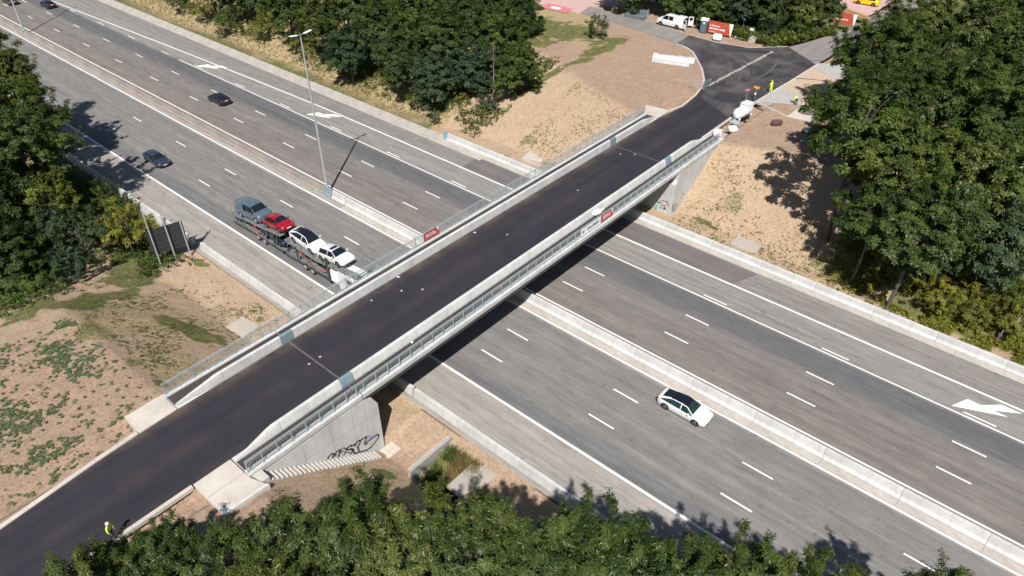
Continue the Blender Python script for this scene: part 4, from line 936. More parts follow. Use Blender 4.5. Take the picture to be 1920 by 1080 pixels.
MB().quadbox([(5.57, -1.08, 2.46), (5.57, 1.08, 2.46), (6.12, 1.12, 1.80), (6.12, -1.12, 1.80), (5.60, -1.08, 2.50), (5.60, 1.08, 2.50), (6.16, 1.12, 1.80), (6.16, -1.12, 1.80)]).build('windscreen', M_glass, tk)
for s in (-1, 1):
    MB().box(4.4, 5.35, s * 1.223 - .004, s * 1.223 + .004, 1.7, 2.35).build('side_window', M_glass, tk)
    MB().box(6.0, 6.22, s * .95 - .18, s * .95 + .18, .75, .95).build('headlight', M_lamp_w, tk)
    MB().box(5.7, 5.85, s * 1.4 - .12, s * 1.4 + .12, 1.7, 2.2).build('mirror', M_trd, tk)
MB().box(6.19, 6.23, -.8, .8, 1.0, 1.5).build('grille', M_dark, tk)
MB().box(1.5, 2.95, -1.1, 1.1, .75, 2.15).build('equipment_box', M_white_s, tk)
MB().box(1.35, 3.0, -.45, .45, .5, .75).build('chassis', M_trd, tk)
MB().box(3.0, 5.9, -.45, .45, .4, .5).build('chassis', M_trd, tk)

# ---------------------------------------------------------------- banners on the railings
def banner(label, x, y0, y1, face, text=None, tri=None, size=.5, rows=None):
    t = thing('banner', label, 'banner', (x, (y0 + y1) / 2, 6.2)); w = y1 - y0; s = 1 if face > 0 else -1
    m_ = MB(); n = 12
    for i in range(n):
        a0 = -w / 2 + w * i / n; a1 = -w / 2 + w * (i + 1) / n; f = lambda a: .012 * math.sin(a * 9); 
        k = len(m_.v); m_.v += [(f(a0), a0, .08), (f(a1), a1, .08), (f(a1), a1, .98), (f(a0), a0, .98)]; m_.f.append((k, k + 1, k + 2, k + 3)); m_.mi.append(0)
    m_.build('banner_sheet', M_white_s if text else M_red_sign, t, fix=False)
    if text:
        me = text_mesh('lettering', text, size, M_ink, .003, .008); o = link_copy(me, t, (s * .02, .32, .55)); o.rotation_euler = (PI / 2, 0, PI / 2 if s > 0 else -PI / 2)
        MB().box(s * .018 - .003, s * .018 + .003, -1.45, -1.15, .36, .72).build('logo_block', simple('logo_grey', (.18, .2, .22), .6), t)
    if tri: MB().quadbox([(s * .02, w / 2 - .42, .98), (s * .02, w / 2 - .12, .5), (s * .02, w / 2, .98), (s * .02, w / 2 - .2, .98), (s * .024, w / 2 - .42, .98), (s * .024, w / 2 - .12, .5), (s * .024, w / 2, .98), (s * .024, w / 2 - .2, .98)]).build('white_corner', M_white_s, t)
    if rows:
        m_ = MB(); r_ = random.Random(4)
        for z in rows:
            a = -w / 2 + .3
            while a < w / 2 - .55:
                l = r_.uniform(.07, .13); m_.box(s * .02, s * .024, a, a + l, z, z + .13); a += l + r_.choice((.03, .03, .1))
        tag(m_.build('lettering', M_white_s, t, fix=False), kind='stuff')
    return t
banner('white contractor banner with dark lettering on the bridge railing', -34.53, 50.6, 54.0, 1, text='WILLEMEN', size=.44)
banner('small red banner beside the white banner on the railing', -34.53, 54.1, 56.2, 1, tri=True, rows=(.42, .64))
banner('red banner with white corner alone on the other railing', -45.80, 39.8, 41.95, 1, tri=True, rows=(.40, .62))
# white basin and cover on the walkway
t = thing('white_hard_cover', 'rounded white cover lying on the walkway by the white banner', 'cover', (-35.95, 55.4, 6.05), R(80))
mm = MB(); mm.tube([(-.6, 0, .3), (-.4, 0, .34), (.1, 0, .38), (.5, 0, .32), (.72, 0, .26)], [.10, .28, .34, .28, .06], 12); mm.build('shell', M_white_s, t, smooth=60)
MB().box(-.3, .45, -.2, .2, 0, .2).build('foot', M_trd, t); MB().tube([(.7, 0, .3), (1.0, .1, .42), (1.05, .05, .2)], .05, 6).build('hose_end', M_white_s, t)

# ---------------------------------------------------------------- white tank trailer
t = thing('tank_trailer', 'white rounded tank trailer with a square hatch beside the junction', 'trailer', (-35.75, 87.9, 5.78), R(82))
mm = MB(); mm.tube([(-1.75, 0, .95), (-1.62, 0, .95), (-1.25, 0, .97), (0, 0, 1.0), (1.0, 0, 1.0), (1.35, 0, .98), (1.5, 0, .97)], [.12, .48, .70, .74, .72, .5, .1], 20); mm.build('tank', M_white_p, t, smooth=60)
MB().quadbox([(-.1, -.62, 1.2), (1.3, -.62, 1.2), (1.3, .62, 1.2), (-.1, .62, 1.2), (0, -.52, 1.95), (1.2, -.52, 1.95), (1.2, .52, 1.95), (0, .52, 1.95)]).build('housing', M_white_p, t)
MB().quadbox([(-.08, -.58, 1.97), (1.28, -.58, 1.97), (1.28, .58, 1.97), (-.08, .58, 1.97), (.05, -.45, 2.12), (1.15, -.45, 2.12), (1.15, .45, 2.12), (.05, .45, 2.12)]).build('housing_lid', M_white_p, t)
for s in (-1, 1):
    w = MB().tube([(.1, s * .82 - .1, .52), (.1, s * .82 + .1, .52)], .27, 14).build('wheel', M_black, t, smooth=40)
for x, y in ((-1.3, -.5), (-1.3, .5), (1.3, -.5), (1.3, .5)): MB().box(x - .09, x + .09, y - .09, y + .09, .25, .5).build('foot', M_white_s, t)
MB().beam((-1.6, 0, .4), (-2.5, 0, .38), .1).build('drawbar', M_galv, t)
t = thing('wash_tray', 'flat grey tray on the ground at the tail of the white tank', 'tray', (-35.5, 85.6, 6.04), R(75)); MB().box(-.5, .6, -.6, .6, 0, .06).build('tray_floor', M_galv, t)
for (a, b_, c_, d_) in ((-.5, .6, -.6, -.56), (-.5, .6, .56, .6)): MB().box(a, b_, c_, d_, .062, .14).build('tray_edge', M_galv, t)
def sack(name, label, loc, s, mat, rz=0, seed=1, cat='sack'):
    bm = bmesh.new(); bmesh.ops.create_icosphere(bm, subdivisions=3, radius=1)
    for v in bm.verts:
        n = mnoise.noise(v.co * 1.6 + Vector((seed, 0, 0))) * .22; p = v.co * (1 + n)
        f = lambda a: math.copysign(min(1, abs(a) ** .55), a)
        v.co = Vector((f(p.x) * s[0], f(p.y) * s[1], max(0, (f(p.z) * .5 + .5)) * s[2]))
    me = bpy.data.meshes.new(name); bm.to_mesh(me); bm.free(); me.materials.append(mat); me.polygons.foreach_set('use_smooth', [True] * len(me.polygons))
    o = bpy.data.objects.new(name, me); col.objects.link(o); o.location = loc; o.rotation_euler = (0, 0, rz); return tag(o, label, cat)
M_bag = simple('white_woven_bag', (.66, .63, .62), .8, 0, .08, 4)
sack('bulk_bag', 'square white bulk bag at the end of the railing', (-35.5, 80.6, 6.04), (.55, .5, .85), M_bag, .3, 1, 'bag')
sack('bulk_bag', 'low crumpled white bag behind the square bulk bag', (-34.7, 83.2, 6.0), (.6, .6, .6), M_bag, .8, 4, 'bag')
sack('white_sack', 'bright white sack in front of the red hoarding', (-52.6, 112.5, 6.02), (.75, .6, .95), M_white_s, .3, 7)
sack('maroon_sheet', 'crumpled maroon sheet lying on the bare soil near the white tank', (-31.2, 88.4, 6.0), (.75, .35, .75), M_maroon, .9, 9, 'sheet')
sack('dark_heap', 'dark bag in the tree shade near the paving', (*(-27.13, 88.81), 6.0), (.8, .6, .6), simple('dark_bag', (.08, .09, .10), .7), .2, 12, 'bag')

# loose barrier pieces with graffiti lying on the soil
t = thing('loose_barrier_element', 'pale concrete barrier element with scribbles on the soil left of the road', 'barrier element', (-53.3, 100.0, 6.0), math.atan2(2.3, 6.2))
MB().extr([(-.75, 0), (-.75, .12), (.12, .55), (.55, .58), (.62, .52), (.62, 0)], -3.2, 3.2).build('barrier_body', M_conc_wall, t)
gg = MB(); r_ = random.Random(5)
for i in range(17):
    x = -2.5 + i * .23 + (.8 if i > 12 else 0); y = r_.uniform(.18, .5); gg.beam((x, y, .60), (x + r_.uniform(.1, .3), y - r_.uniform(-.15, .2), .60), .085, .006)
apart(gg, 'graffiti', M_graf, t, (0, 0, .004))
t = thing('loose_barrier_element', 'smaller pale concrete element in front of the scribbled one', 'barrier element', (-53.0, 98.4, 6.0), math.atan2(2.0, 6.2))
MB().extr([(-.5, 0), (-.45, .30), (-.3, .34), (.3, .34), (.4, 0)], -2.7, 3.0).build('barrier_body', M_conc_wall, t)

# crowd control fence pieces and galvanised stacks
def mesh_fence(label, loc, rz, w=2.2, hgt=1.05, tilt=0):
    t = thing('crowd_barrier', label, 'crowd barrier', loc, rz); t.rotation_euler = (tilt, 0, rz)
    MB().tube([(-w / 2, 0, .1), (-w / 2, 0, hgt), (w / 2, 0, hgt), (w / 2, 0, .1), (-w / 2, 0, .1)], .022, 6).build('frame', M_galv, t)
    b_ = MB()
    for i in range(1, 16): x = -w / 2 + w * i / 16; b_.box(x - .007, x + .007, -.007, .007, .1, hgt)
    tag(b_.build('bars', M_galv, t, fix=False), kind='stuff')
    for s in (-.7, .7): MB().box(s - .03, s + .03, -.3, .3, 0, .04).build('foot', M_galv, t)
mesh_fence('steel crowd barrier across the kerb left of the junction', (-45.3, 92.4, 6.03), R(5), 2.6, 1.0, R(-25))
mesh_fence('steel crowd barrier standing at the kerb bend', (-44.2, 93.6, 6.03), R(80), 2.0)
mesh_fence('leaning crowd barrier beside the old side road corner', (-56.0, 105.8, 6.03), R(60), 2.0)
t = thing('galvanised_fence_stack', 'stack of galvanised fence panels beside the old side road', 'fence stack', (-69.2, 113.9, 6.0), R(8))
for i in range(7): MB().box(-1.9, 1.9, -1.0 - .02 * i, .3, .06 + i * .07, .09 + i * .07).build('fence_panel', M_galv if i % 2 else M_galv_d, t)
for i in range(3): MB().box(-1.9, 1.9, .55 + i * .12, .58 + i * .12, .0, 1.25).build('fence_panel', M_galv_d, t)
MB().box(-1.95, -1.88, .3, .95, 0, 1.4).box(1.88, 1.95, .3, .95, 0, 1.4).build('stillage_end', M_galv, t)

# portable toilet
t = thing('portable_toilet', 'grey blue portable toilet with white roof beside the red hoarding', 'portable toilet', (-56.2, 114.6, 6.02), R(12))
MB().extr([(-.56, 0), (.56, 0), (.56, 2.0), (-.56, 2.0)], -.56, .56).build('cabin', M_plastic_g, t)
MB().box(-.42, .42, -.60, -.565, .1, 1.95).build('door', simple('toilet_door', (.10, .13, .17), .5), t)
mm = MB(); mm.extr([(math.cos(a) * .6, 2.0 + math.sin(a) * .32) for a in np.linspace(0, PI, 9)], -.6, .6); mm.build('roof', M_white_s, t, smooth=50)
mm = MB().tube([(0, -.605, 1.62), (0, -.612, 1.62)], .15, 14).build('round_sign', M_white_s, t)
# red hoardings
def hoarding(label, x, y, rz, w, hgt, rows, ragged=False):
    t = thing('red_hoarding', label, 'hoarding', (x, y, 6.0), rz)
    MB().quadbox([(-w / 2, 0, .25), (w / 2 - .35, 0, .25), (w / 2 - .35, .03, .25), (-w / 2, .03, .25), (-w / 2, 0, hgt), (w / 2 - .7, 0, hgt), (w / 2 - .7, .03, hgt), (-w / 2, .03, hgt)]).build('red_panel', M_red_sign, t)
    MB().quadbox([(w / 2 - .345, 0, .25), (w / 2 - .2, 0, .25), (w / 2 - .2, .03, .25), (w / 2 - .345, .03, .25), (w / 2 - .695, 0, hgt), (w / 2, 0, hgt), (w / 2, .03, hgt), (w / 2 - .695, .03, hgt)]).build('white_panel', M_white_s, t)
    m_ = MB(); r_ = random.Random(8)
    for z, ln, hh_ in rows:
        a = -w / 2 + .25
        while a < -w / 2 + .25 + ln:
            l = r_.uniform(.10, .19); m_.box(a, a + l, -.012, -.002, z, z + hh_); a += l + r_.choice((.04, .04, .04, .16))
    tag(m_.build('lettering', M_white_s, t, fix=False), kind='stuff')
    for x_ in (-w / 2 + .2, 0, w / 2 - .4): MB().box(x_ - .04, x_ + .04, .04, .12, 0, hgt).build('support_post', M_galv_d, t)
hoarding('large red hoarding with two rows of white lettering beside the toilet', -53.3, 114.6, R(6), 4.2, 2.2, ((1.35, 1.7, .2), (.85, 2.7, .26), (.4, 1.2, .12)))
hoarding('smaller red hoarding half covered by leaves near the timber stack', -39.6, 133.2, R(8), 3.6, 2.1, ((1.3, .9, .2), (.9, 2.0, .26)))
t = thing('timber_stack', 'stack of long pale timbers beside the yellow car', 'timber stack', (-40.6, 139.6, 6.0), R(-22))
for i, (y, z) in enumerate(((0, 0), (.42, 0), (.84, 0), (.2, .34), (.64, .34))): MB().box(-2.8 + .1 * i, 2.8, y, y + .38, z, z + .32).build('timber', M_wood, t)
# pink paving and red panel at the top
road_sheet('pink_paving', [(-92, 108.9), (-78, 108.9), (-79, 113.4), (-74, 118), (-70, 128), (-100, 130)], 6.021, M_redpave)
struct(MB().flat([(-85.6, 107.2), (-80.1, 107.4), (-80.2, 110.3), (-86.0, 110.2)], 6.045).build('red_paving_panel', M_redpaint, fix=False))
struct(MB().flat([(-84.0, 108.1), (-82.2, 108.2), (-82.2, 109.3), (-84.1, 109.2)], 6.05).build('painted_label', M_marking2, fix=False))
road_sheet('pink_paving', [(-46, 143), (-38.2, 141.5), (-38, 156), (-47, 158)], 6.01, M_redpave)
# poles, posts
def pole(name, label, cat, loc, hgt, r, mat, lean=(0, 0)):
    o = MB().tube([(0, 0, 0), (lean[0] * .5, lean[1] * .5, hgt * .5), (lean[0], lean[1], hgt)], [r, r * .9, r * .75], 8).build(name, mat, smooth=50); o.location = loc; return tag(o, label, cat)
pole('utility_pole', 'bare wooden pole standing in front of the trees behind the junction', 'pole', (*(-45.16, 124.75), 6), 8.2, .15, M_pole)
pole('grey_post', 'pale metal post beside the galvanised fence stack', 'post', (*(-71.77, 116.54), 6), 2.6, .05, M_galv)
pole('thick_grey_post', 'thick pale post at the top edge between paving and trees', 'post', (*(-76.51, 116.65), 6), 2.5, .12, M_galv)
t = thing('small_signpost', 'thin signpost with small white plate in the bushes', 'signpost', (*(-51.33, 118.82), 6.0)); MB().tube([(0, 0, 0), (0, 0, 2.3)], .035, 6).build('post', M_galv, t); MB().box(-.2, .2, -.05, -.03, 2.0, 2.4).build('plate', M_white_s, t)
t = thing('information_sign', 'short signpost with white plate beside the stone block', 'signpost', (*(-48.92, 117.06), 6.0)); MB().tube([(0, 0, 0), (0, 0, 1.5)], .03, 6).build('post', M_galv, t); MB().box(-.35, .35, -.05, -.03, 1.2, 1.6).build('plate', M_white_s, t)
o = MB().quadbox([(-.6, -.4, 0), (.6, -.4, 0), (.6, .4, 0), (-.6, .4, 0), (-.5, -.35, .85), (.55, -.3, .8), (.5, .35, .85), (-.52, .3, .9)]).build('stone_block', M_conc_gut); o.location = (*(-47.78, 115.33), 6.0); tag(o, 'square grey stone block at the roadside below the bushes', 'stone block')
for i, (px_, lab) in enumerate((((-50.26, 115.56), 'weathered grey rubble heap right of the white sack'), ((-44.38, 117.93), 'small pale rubble stone at the edge of the dry grass'))):
    sack('rubble_stone', lab, (*px_, 6.0), (.8 - .3 * i, .35, .3), M_conc_gut, .3, 20 + i, 'stone')
# small works signs
def works_sign(label, loc, mat, rz):
    t = thing('works_sign', label, 'works sign', loc, rz); MB().tube([(0, 0, 0), (0, 0, 1.75)], .025, 6).build('post', M_galv, t)
    MB().quadbox([(-.38, -.02, 1.7), (.3, -.02, 1.62), (.3, .02, 1.62), (-.38, .02, 1.7), (-.38, -.02, 1.98), (.42, -.02, 1.92), (.42, .02, 1.92), (-.38, .02, 1.98)]).build('arrow_board', mat, t); MB().cbox((0, 0, .03), (.5, .3, .06)).build('rubber_foot', M_black, t)
works_sign('small orange arrow sign on a thin post near the white tank', (*(-36.95, 93.92), 6.03), M_orange, R(20))
works_sign('small pink sign just behind the white tank', (*(-37.49, 92.28), 6.03), M_pink, R(60))
t = thing('tool_trolley', 'dark hand tools leaning beside the white tank', 'tools', (*(-37.23, 93.20), 6.03), .4)
MB().tube([(-.5, 0, .6), (.5, 0, 1.1)], .05, 6).build('handle', M_trd, t); MB().tube([(-.1, 0, 0), (.2, 0, .95)], .04, 6).build('leg', M_trd, t); MB().cbox((.5, 0, 1.12), (.25, .2, .16)).build('motor', M_white_s, t); MB().cbox((-.1, 0, .06), (.5, .4, .12)).build('base_plate', M_trd, t)
# paved island
slab('paving', [(-36.4, 93.9), (-31.4, 96.6), (-33.0, 100.2), (-36.1, 100.4)], 6.035, M_gravel)
slab('paving', [(-35.6, 113.4), (-35.9, 111.2), (-31.5, 108.6), (-28.6, 113), (-31, 116)], 6.03, M_gravel)
slab('sand_bed', [(-36.1, 100.42), (-33.0, 100.22), (-31.38, 96.62), (-27.6, 97.8), (-27.5, 106), (-31.5, 108.58), (-35.88, 111.15)], 6.02, simple('bedding_sand', (.42, .32, .23), .95, 0, .1, 2, bmp=.2))
slab('concrete_panel', [(-31.3, 92.0), (-27.5, 92.6), (-27.2, 96.6), (-31.2, 96.4)], 6.05, M_conc_slab)
struct(MB().flat([(-29.9 + 1.15 * math.cos(a), 94.6 + .85 * math.sin(a)) for a in np.linspace(0, 2 * PI, 20, endpoint=False)], 6.058).build('dark_oval_patch', simple('dark_patch', (.12, .105, .085), .9), fix=False))
kerb('kerb', [(-36.5, 93.7), (-31.4, 91.9), (-27.6, 92.4)], .2, M_conc_slab, L=1, side=-1, z1=6.12)
kerb('kerb', [(-31.35, 96.55), (-27.6, 97.75)], .14, M_conc_slab, L=1, z1=6.12)
t = thing('site_materials', 'white wrapped materials with red strap under the large trees', 'materials', (*(-27.53, 117.10), 6.0), .9)
MB().quadbox([(-1.6, -.3, 0), (1.6, -.3, 0), (1.6, .3, 0), (-1.6, .3, 0), (-1.5, -.25, .7), (1.3, -.2, .9), (1.4, .25, .6), (-1.5, .25, .6)]).build('wrapped_bundle', M_white_s, t); MB().box(-1.8, -1.2, -.9, -.35, 0, .3).build('red_crate', M_pink, t)
# dead tree with bare hanging twigs
def dead_tree(label, loc, hgt, seed, spread=.9):
    t = thing('dead_tree', label, 'dead tree', loc); r_ = random.Random(seed); m_ = MB(); mt = simple('dead_wood', (.20, .16, .12), .95, 0, .25, 5)
    m_.tube([(0, 0, 0), (.1, .05, hgt * .5), (.15, 0, hgt)], [.09, .06, .02], 6); m_.build('trunk', mt, t)
    m_ = MB()
    for i in range(46):
        z = hgt * r_.uniform(.25, .98); a = r_.uniform(0, 6.28); l = spread * (1.1 - z / hgt * .7) * r_.uniform(.5, 1.2); e = Vector((math.cos(a) * l, math.sin(a) * l, z + r_.uniform(-.5, .2)))
        m_.tube([(.1, .03, z), Vector((.1, .03, z)).lerp(e, .6) + Vector((0, 0, .12)), e], [.022, .014, .006], 4)
    m_.build('bare_twigs', mt, t)
dead_tree('bare brown dead tree in front of the bright tree of the middle wood', (*(-69.53, 76.43), 2.0), 9.5, 3, 1.2)
dead_tree('small bare dead shrub beside the yellow green hazel near the sign', (*(-73.69, 19.00), 1.0), 3.0, 5, .8)
# thin stakes
pole('wooden_stake', 'thin leaning wooden stake at the edge of the field', 'stake', (*(-65.24, 9.57), 4.2), 1.9, .03, M_wood, (.25, .1))
pole('wooden_stake', 'thin dark stake standing on the crest of the field', 'stake', (*(-58.03, 11.49), 5.9), 1.5, .025, M_trd)
t = thing('marker_pegs', 'red and blue marker pegs in the dry grass behind the far barrier', 'marker pegs', (*(1.11, 69.32), .4)); MB().tube([(0, 0, 0), (.05, .1, 1.3)], .03, 5).build('blue_peg', simple('blue_peg', (.05, .15, .4), .6), t); MB().tube([(-.15, 0, 0), (.0, .15, 1.5)], .03, 5).build('red_peg', M_pink, t)

# ---------------------------------------------------------------- people
def person(label, loc, rz, J, cloth, legs, hair):
    """J: joint dict; one skinned body, materials by region"""
    t = thing('person', label, 'person', loc, rz)
    E_ = [('pelvis', 'waist'), ('waist', 'chest'), ('chest', 'neck'), ('neck', 'head'), ('head', 'crown')]
    for s in 'LR': E_ += [('chest', 'sh' + s), ('sh' + s, 'el' + s), ('el' + s, 'wr' + s), ('wr' + s, 'ha' + s), ('pelvis', 'hip' + s), ('hip' + s, 'kn' + s), ('kn' + s, 'an' + s), ('an' + s, 'to' + s)]
    names = list(J); rad = dict(pelvis=.145, waist=.135, chest=.16, neck=.06, head=.10, crown=.075)
    for s in 'LR': rad.update({'sh' + s: .075, 'el' + s: .052, 'wr' + s: .036, 'ha' + s: .04, 'hip' + s: .098, 'kn' + s: .07, 'an' + s: .048, 'to' + s: .045})
    me = bpy.data.meshes.new('body'); me.from_pydata([J[n] for n in names], [(names.index(a), names.index(b_)) for a, b_ in E_], [])
    o = bpy.data.objects.new('body', me); col.objects.link(o)
    md = o.modifiers.new('s', 'SKIN'); sk = me.skin_vertices[0].data
    for i, n in enumerate(names): sk[i].radius = (rad[n] * (1.15 if n in ('chest', 'pelvis', 'waist') else 1), rad[n] * (.85 if n in ('chest', 'waist') else 1)); sk[i].use_root = (n == 'pelvis')
    o.modifiers.new('d', 'SUBSURF').levels = 1
    bpy.context.view_layer.update()
    m2 = bpy.data.meshes.new_from_object(o.evaluated_get(bpy.context.evaluated_depsgraph_get())); m2.name = 'body'
    bpy.data.objects.remove(o)
    m2.materials.clear()
    for m_ in (cloth, legs, M_skin, M_black): m2.materials.append(m_)
    reg = dict(pelvis=1, waist=0, chest=0, neck=2, head=2, crown=2)
    for s in 'LR': reg.update({'sh' + s: 0, 'el' + s: 0, 'wr' + s: 2, 'ha' + s: 2, 'hip' + s: 1, 'kn' + s: 1, 'an' + s: 1, 'to' + s: 3})
    jv = [(Vector(J[n]), reg[n]) for n in names]
    for p in m2.polygons:
        c = p.center; p.material_index = min(jv, key=lambda q: (q[0] - c).length)[1]; p.use_smooth = True
    bo = bpy.data.objects.new('body', m2); col.objects.link(bo); bo.parent = t
    hd = Vector(J['head']); cr_ = Vector(J['crown']); up = (cr_ - hd).normalized()
    bm = bmesh.new(); bmesh.ops.create_uvsphere(bm, u_segments=12, v_segments=8, radius=.125)
    bmesh.ops.delete(bm, geom=[v for v in bm.verts if v.co.z < -.01], context='VERTS')
    hm = bpy.data.meshes.new('hard_hat'); bm.to_mesh(hm); bm.free(); hm.materials.append(hair); ho = link_copy(hm, t, hd + up * .05, 'hard_hat'); ho.rotation_euler = up.to_track_quat('Z', 'Y').to_euler()
    # fingers
    for s in 'LR':
        a = Vector(J['wr' + s]); b_ = Vector(J['ha' + s]); d = (b_ - a).normalized(); u = d.orthogonal().normalized(); w = d.cross(u); m_ = MB()
        for i in range(4): q = b_ + w * (-.03 + .02 * i); m_.tube([q, q + d * .05, q + d * .085 + u * .02], [.011, .010, .007], 5)
        m_.tube([a + d * .02 + w * .03, b_ + w * .065 + u * .02], [.012, .009], 5); m_.build('fingers', M_skin, t)
    return t
def stand(lean=0, armf=.1):
    J = dict(pelvis=(0, 0, .95), waist=(.02 * lean, 0, 1.12), chest=(.15 * lean, 0, 1.36), neck=(.22 * lean, 0, 1.52), head=(.27 * lean + .02, 0, 1.64), crown=(.3 * lean, 0, 1.74))
    for s, k in (('L', 1), ('R', -1)):
        J.update({'sh' + s: (.18 * lean, k * .2, 1.44), 'el' + s: (.18 * lean + armf, k * .27, 1.16), 'wr' + s: (.22 * lean + armf * 3, k * .24, .98), 'ha' + s: (.22 * lean + armf * 3.4, k * .23, .91), 'hip' + s: (0, k * .1, .9), 'kn' + s: (.03 * k, k * .12, .5), 'an' + s: (-.02 + .08 * k, k * .13, .09), 'to' + s: (.14 + .08 * k, k * .15, .04)})
    return J
def bend():
    J = dict(pelvis=(0, 0, .82), waist=(.16, 0, .94), chest=(.42, 0, 1.0), neck=(.57, 0, .99), head=(.68, 0, .96), crown=(.77, 0, .94))
    for s, k in (('L', 1), ('R', -1)):
        J.update({'sh' + s: (.46, k * .19, .97), 'el' + s: (.50, k * .22, .68), 'wr' + s: (.58, k * .17, .44), 'ha' + s: (.6, k * .15, .36), 'hip' + s: (-.02, k * .1, .78), 'kn' + s: (.14, k * .14, .46), 'an' + s: (-.02, k * .15, .09), 'to' + s: (.15, k * .16, .04)})
    return J
def crouch():
    J = dict(pelvis=(0, 0, .38), waist=(.10, 0, .54), chest=(.28, 0, .74), neck=(.38, 0, .86), head=(.45, 0, .95), crown=(.49, 0, 1.04))
    for s, k in (('L', 1), ('R', -1)):
        J.update({'sh' + s: (.28, k * .2, .80), 'el' + s: (.46, k * .24, .56), 'wr' + s: (.62, k * .14, .38), 'ha' + s: (.68, k * .12, .32), 'hip' + s: (.02, k * .1, .36), 'kn' + s: (.40, k * .18, .46), 'an' + s: (.10, k * .17, .09), 'to' + s: (.28, k * .18, .04)})
    return J
M_hat_y = simple('yellow_cap', (.7, .55, .05), .5); M_hat_w = simple('white_hat', (.7, .7, .7), .4)
person('worker in full yellow hi-vis standing at the kerb of the junction', (-36.35, 97.6, 6.07), R(160), stand(.3, .08), M_hivis, M_hivis, M_hat_y)
person('worker in hi-vis top bending over the paving work', (-31.9, 96.0, 6.06), R(150), bend(), M_hivis, M_trou, M_hat_w)
person('worker in dark maroon clothes crouching beside the sand bed', (-30.3, 98.0, 6.07), R(-150), crouch(), M_maroon, M_trou, simple('dark_hair', (.03, .02, .015), .7))
person('worker in hi-vis jacket at the road edge behind the lower left trees', (-36.5, 3.9, 6.12), R(40), stand(.4, .03), M_hivis, M_trou, M_hat_w)
# ---------------------------------------------------------------- foliage
def leaves(C, Nrm, size, k, droop, spread, seed, var, wide=.42, jit=.35):
    """k leaves around every centre C with normal Nrm: rhombic leaf faces, numpy only"""
    r = np.random.default_rng(seed); n = len(C)
    Nrm = Nrm / np.linalg.norm(Nrm, axis=1, keepdims=True)
    t = np.cross(Nrm, r.normal(size=(n, 3))); t /= np.linalg.norm(t, axis=1, keepdims=True); b = np.cross(Nrm, t)
    a = (np.arange(k)[None, :] * 2 * PI / k + r.random((n, 1)) * 6.28 + r.normal(size=(n, k)) * jit)[..., None]
    d = t[:, None] * np.cos(a) + b[:, None] * np.sin(a)
    up = Nrm[:, None] * (spread + r.normal(size=(n, k, 1)) * .25)
    d = d + up; d[..., 2] -= droop; d /= np.linalg.norm(d, axis=2, keepdims=True)
    s = np.cross(d, Nrm[:, None] + r.normal(size=(n, k, 3)) * .3); s /= np.linalg.norm(s, axis=2, keepdims=True) + 1e-9
    L = (size * (.7 + .6 * r.random((n, k, 1))))
    base = C[:, None] + d * L * .10; tip = C[:, None] + d * L * 1.05; tip[..., 2] -= L[..., 0] * .18
    m = C[:, None] + d * L * .55; w = s * L * wide * .5
    V = np.stack([base, m + w, tip, m - w], 2).reshape(-1, 3)
    F = np.arange(len(V)).reshape(-1, 4)
    vv = np.clip(var[:, None] + r.normal(size=(n, k)) * .12, 0, 1); v2 = r.random((n, k)) * .93 + .07 * (r.random((n, 1)) > .5)
    A = np.stack([vv, v2, vv], 2)[:, :, None].repeat(4, 2).reshape(-1, 3)
    return V, F, A
def crown_mesh(name, seed, rad, clumps, per, leaf, mat, k=6, droop=.25, spread=.35, clump_r=.6, wide=.42, low=-.55, shoots=.3, shell=.5, env=.30, flat=.65):
    r = np.random.default_rng(seed); rd = np.array(rad)
    D = r.normal(size=(clumps * 4, 3)); D /= np.linalg.norm(D, axis=1, keepdims=True); D = D[D[:, 2] > low][:clumps]
    big = 1 + env * 2 * (fbm(D[:, 0] * 1.7 + 11 + seed, D[:, 1] * 1.7 + D[:, 2] * 1.3 + 23, 1.0, seed % 50, 3) - .5) * 1.6
    f = shell + (1 - shell) * r.random(len(D)) ** .6
    Cc = D * rd * (big * f)[:, None]
    # relax: keep clumps apart so gaps stay between them
    keep = []
    for i in range(len(Cc)):
        if all(np.linalg.norm(Cc[i] - Cc[j]) > clump_r * .92 for j in keep): keep.append(i)
    Cc = Cc[keep]; D = D[keep]; m = len(Cc)
    n = r.integers(int(per * .5), int(per * 1.5), m); idx = np.repeat(np.arange(m), n); T = len(idx)
    sh = (r.random(m) < shoots)
    up = np.array([0, 0, 1.0]); ax = D * .55 + up + r.normal(size=(m, 3)) * .25; ax /= np.linalg.norm(ax, axis=1, keepdims=True)
    off = r.normal(size=(T, 3)) * clump_r * np.array([.37, .37, .37 * flat]); cs = r.uniform(.65, 1.25, m)[idx][:, None]; off *= cs
    tt = (r.random((T, 1)) * 2.6 - .5) * clump_r; off = np.where(sh[idx][:, None], ax[idx] * tt + off * .42, off)
    C = Cc[idx] + off
    Nn = D[idx] * .45 + up * .75 + off / clump_r * .55 + r.normal(size=(T, 3)) * .22
    var = r.uniform(.12, .88, m)[idx] + r.normal(size=T) * .05
    V, F, A = leaves(C, Nn, leaf, k, droop, spread, seed + 1, var, wide)
    me = np_mesh(name, V, F, mat, A)
    sel = [i for i in range(m) if Cc[i][2] > -.15 * rd[2]]; sel = sel[::max(1, len(sel) // 16)]
    return me, [(Vector(Cc[i]), .12) for i in sel] + [(Vector((0, 0, .05)), .4)]
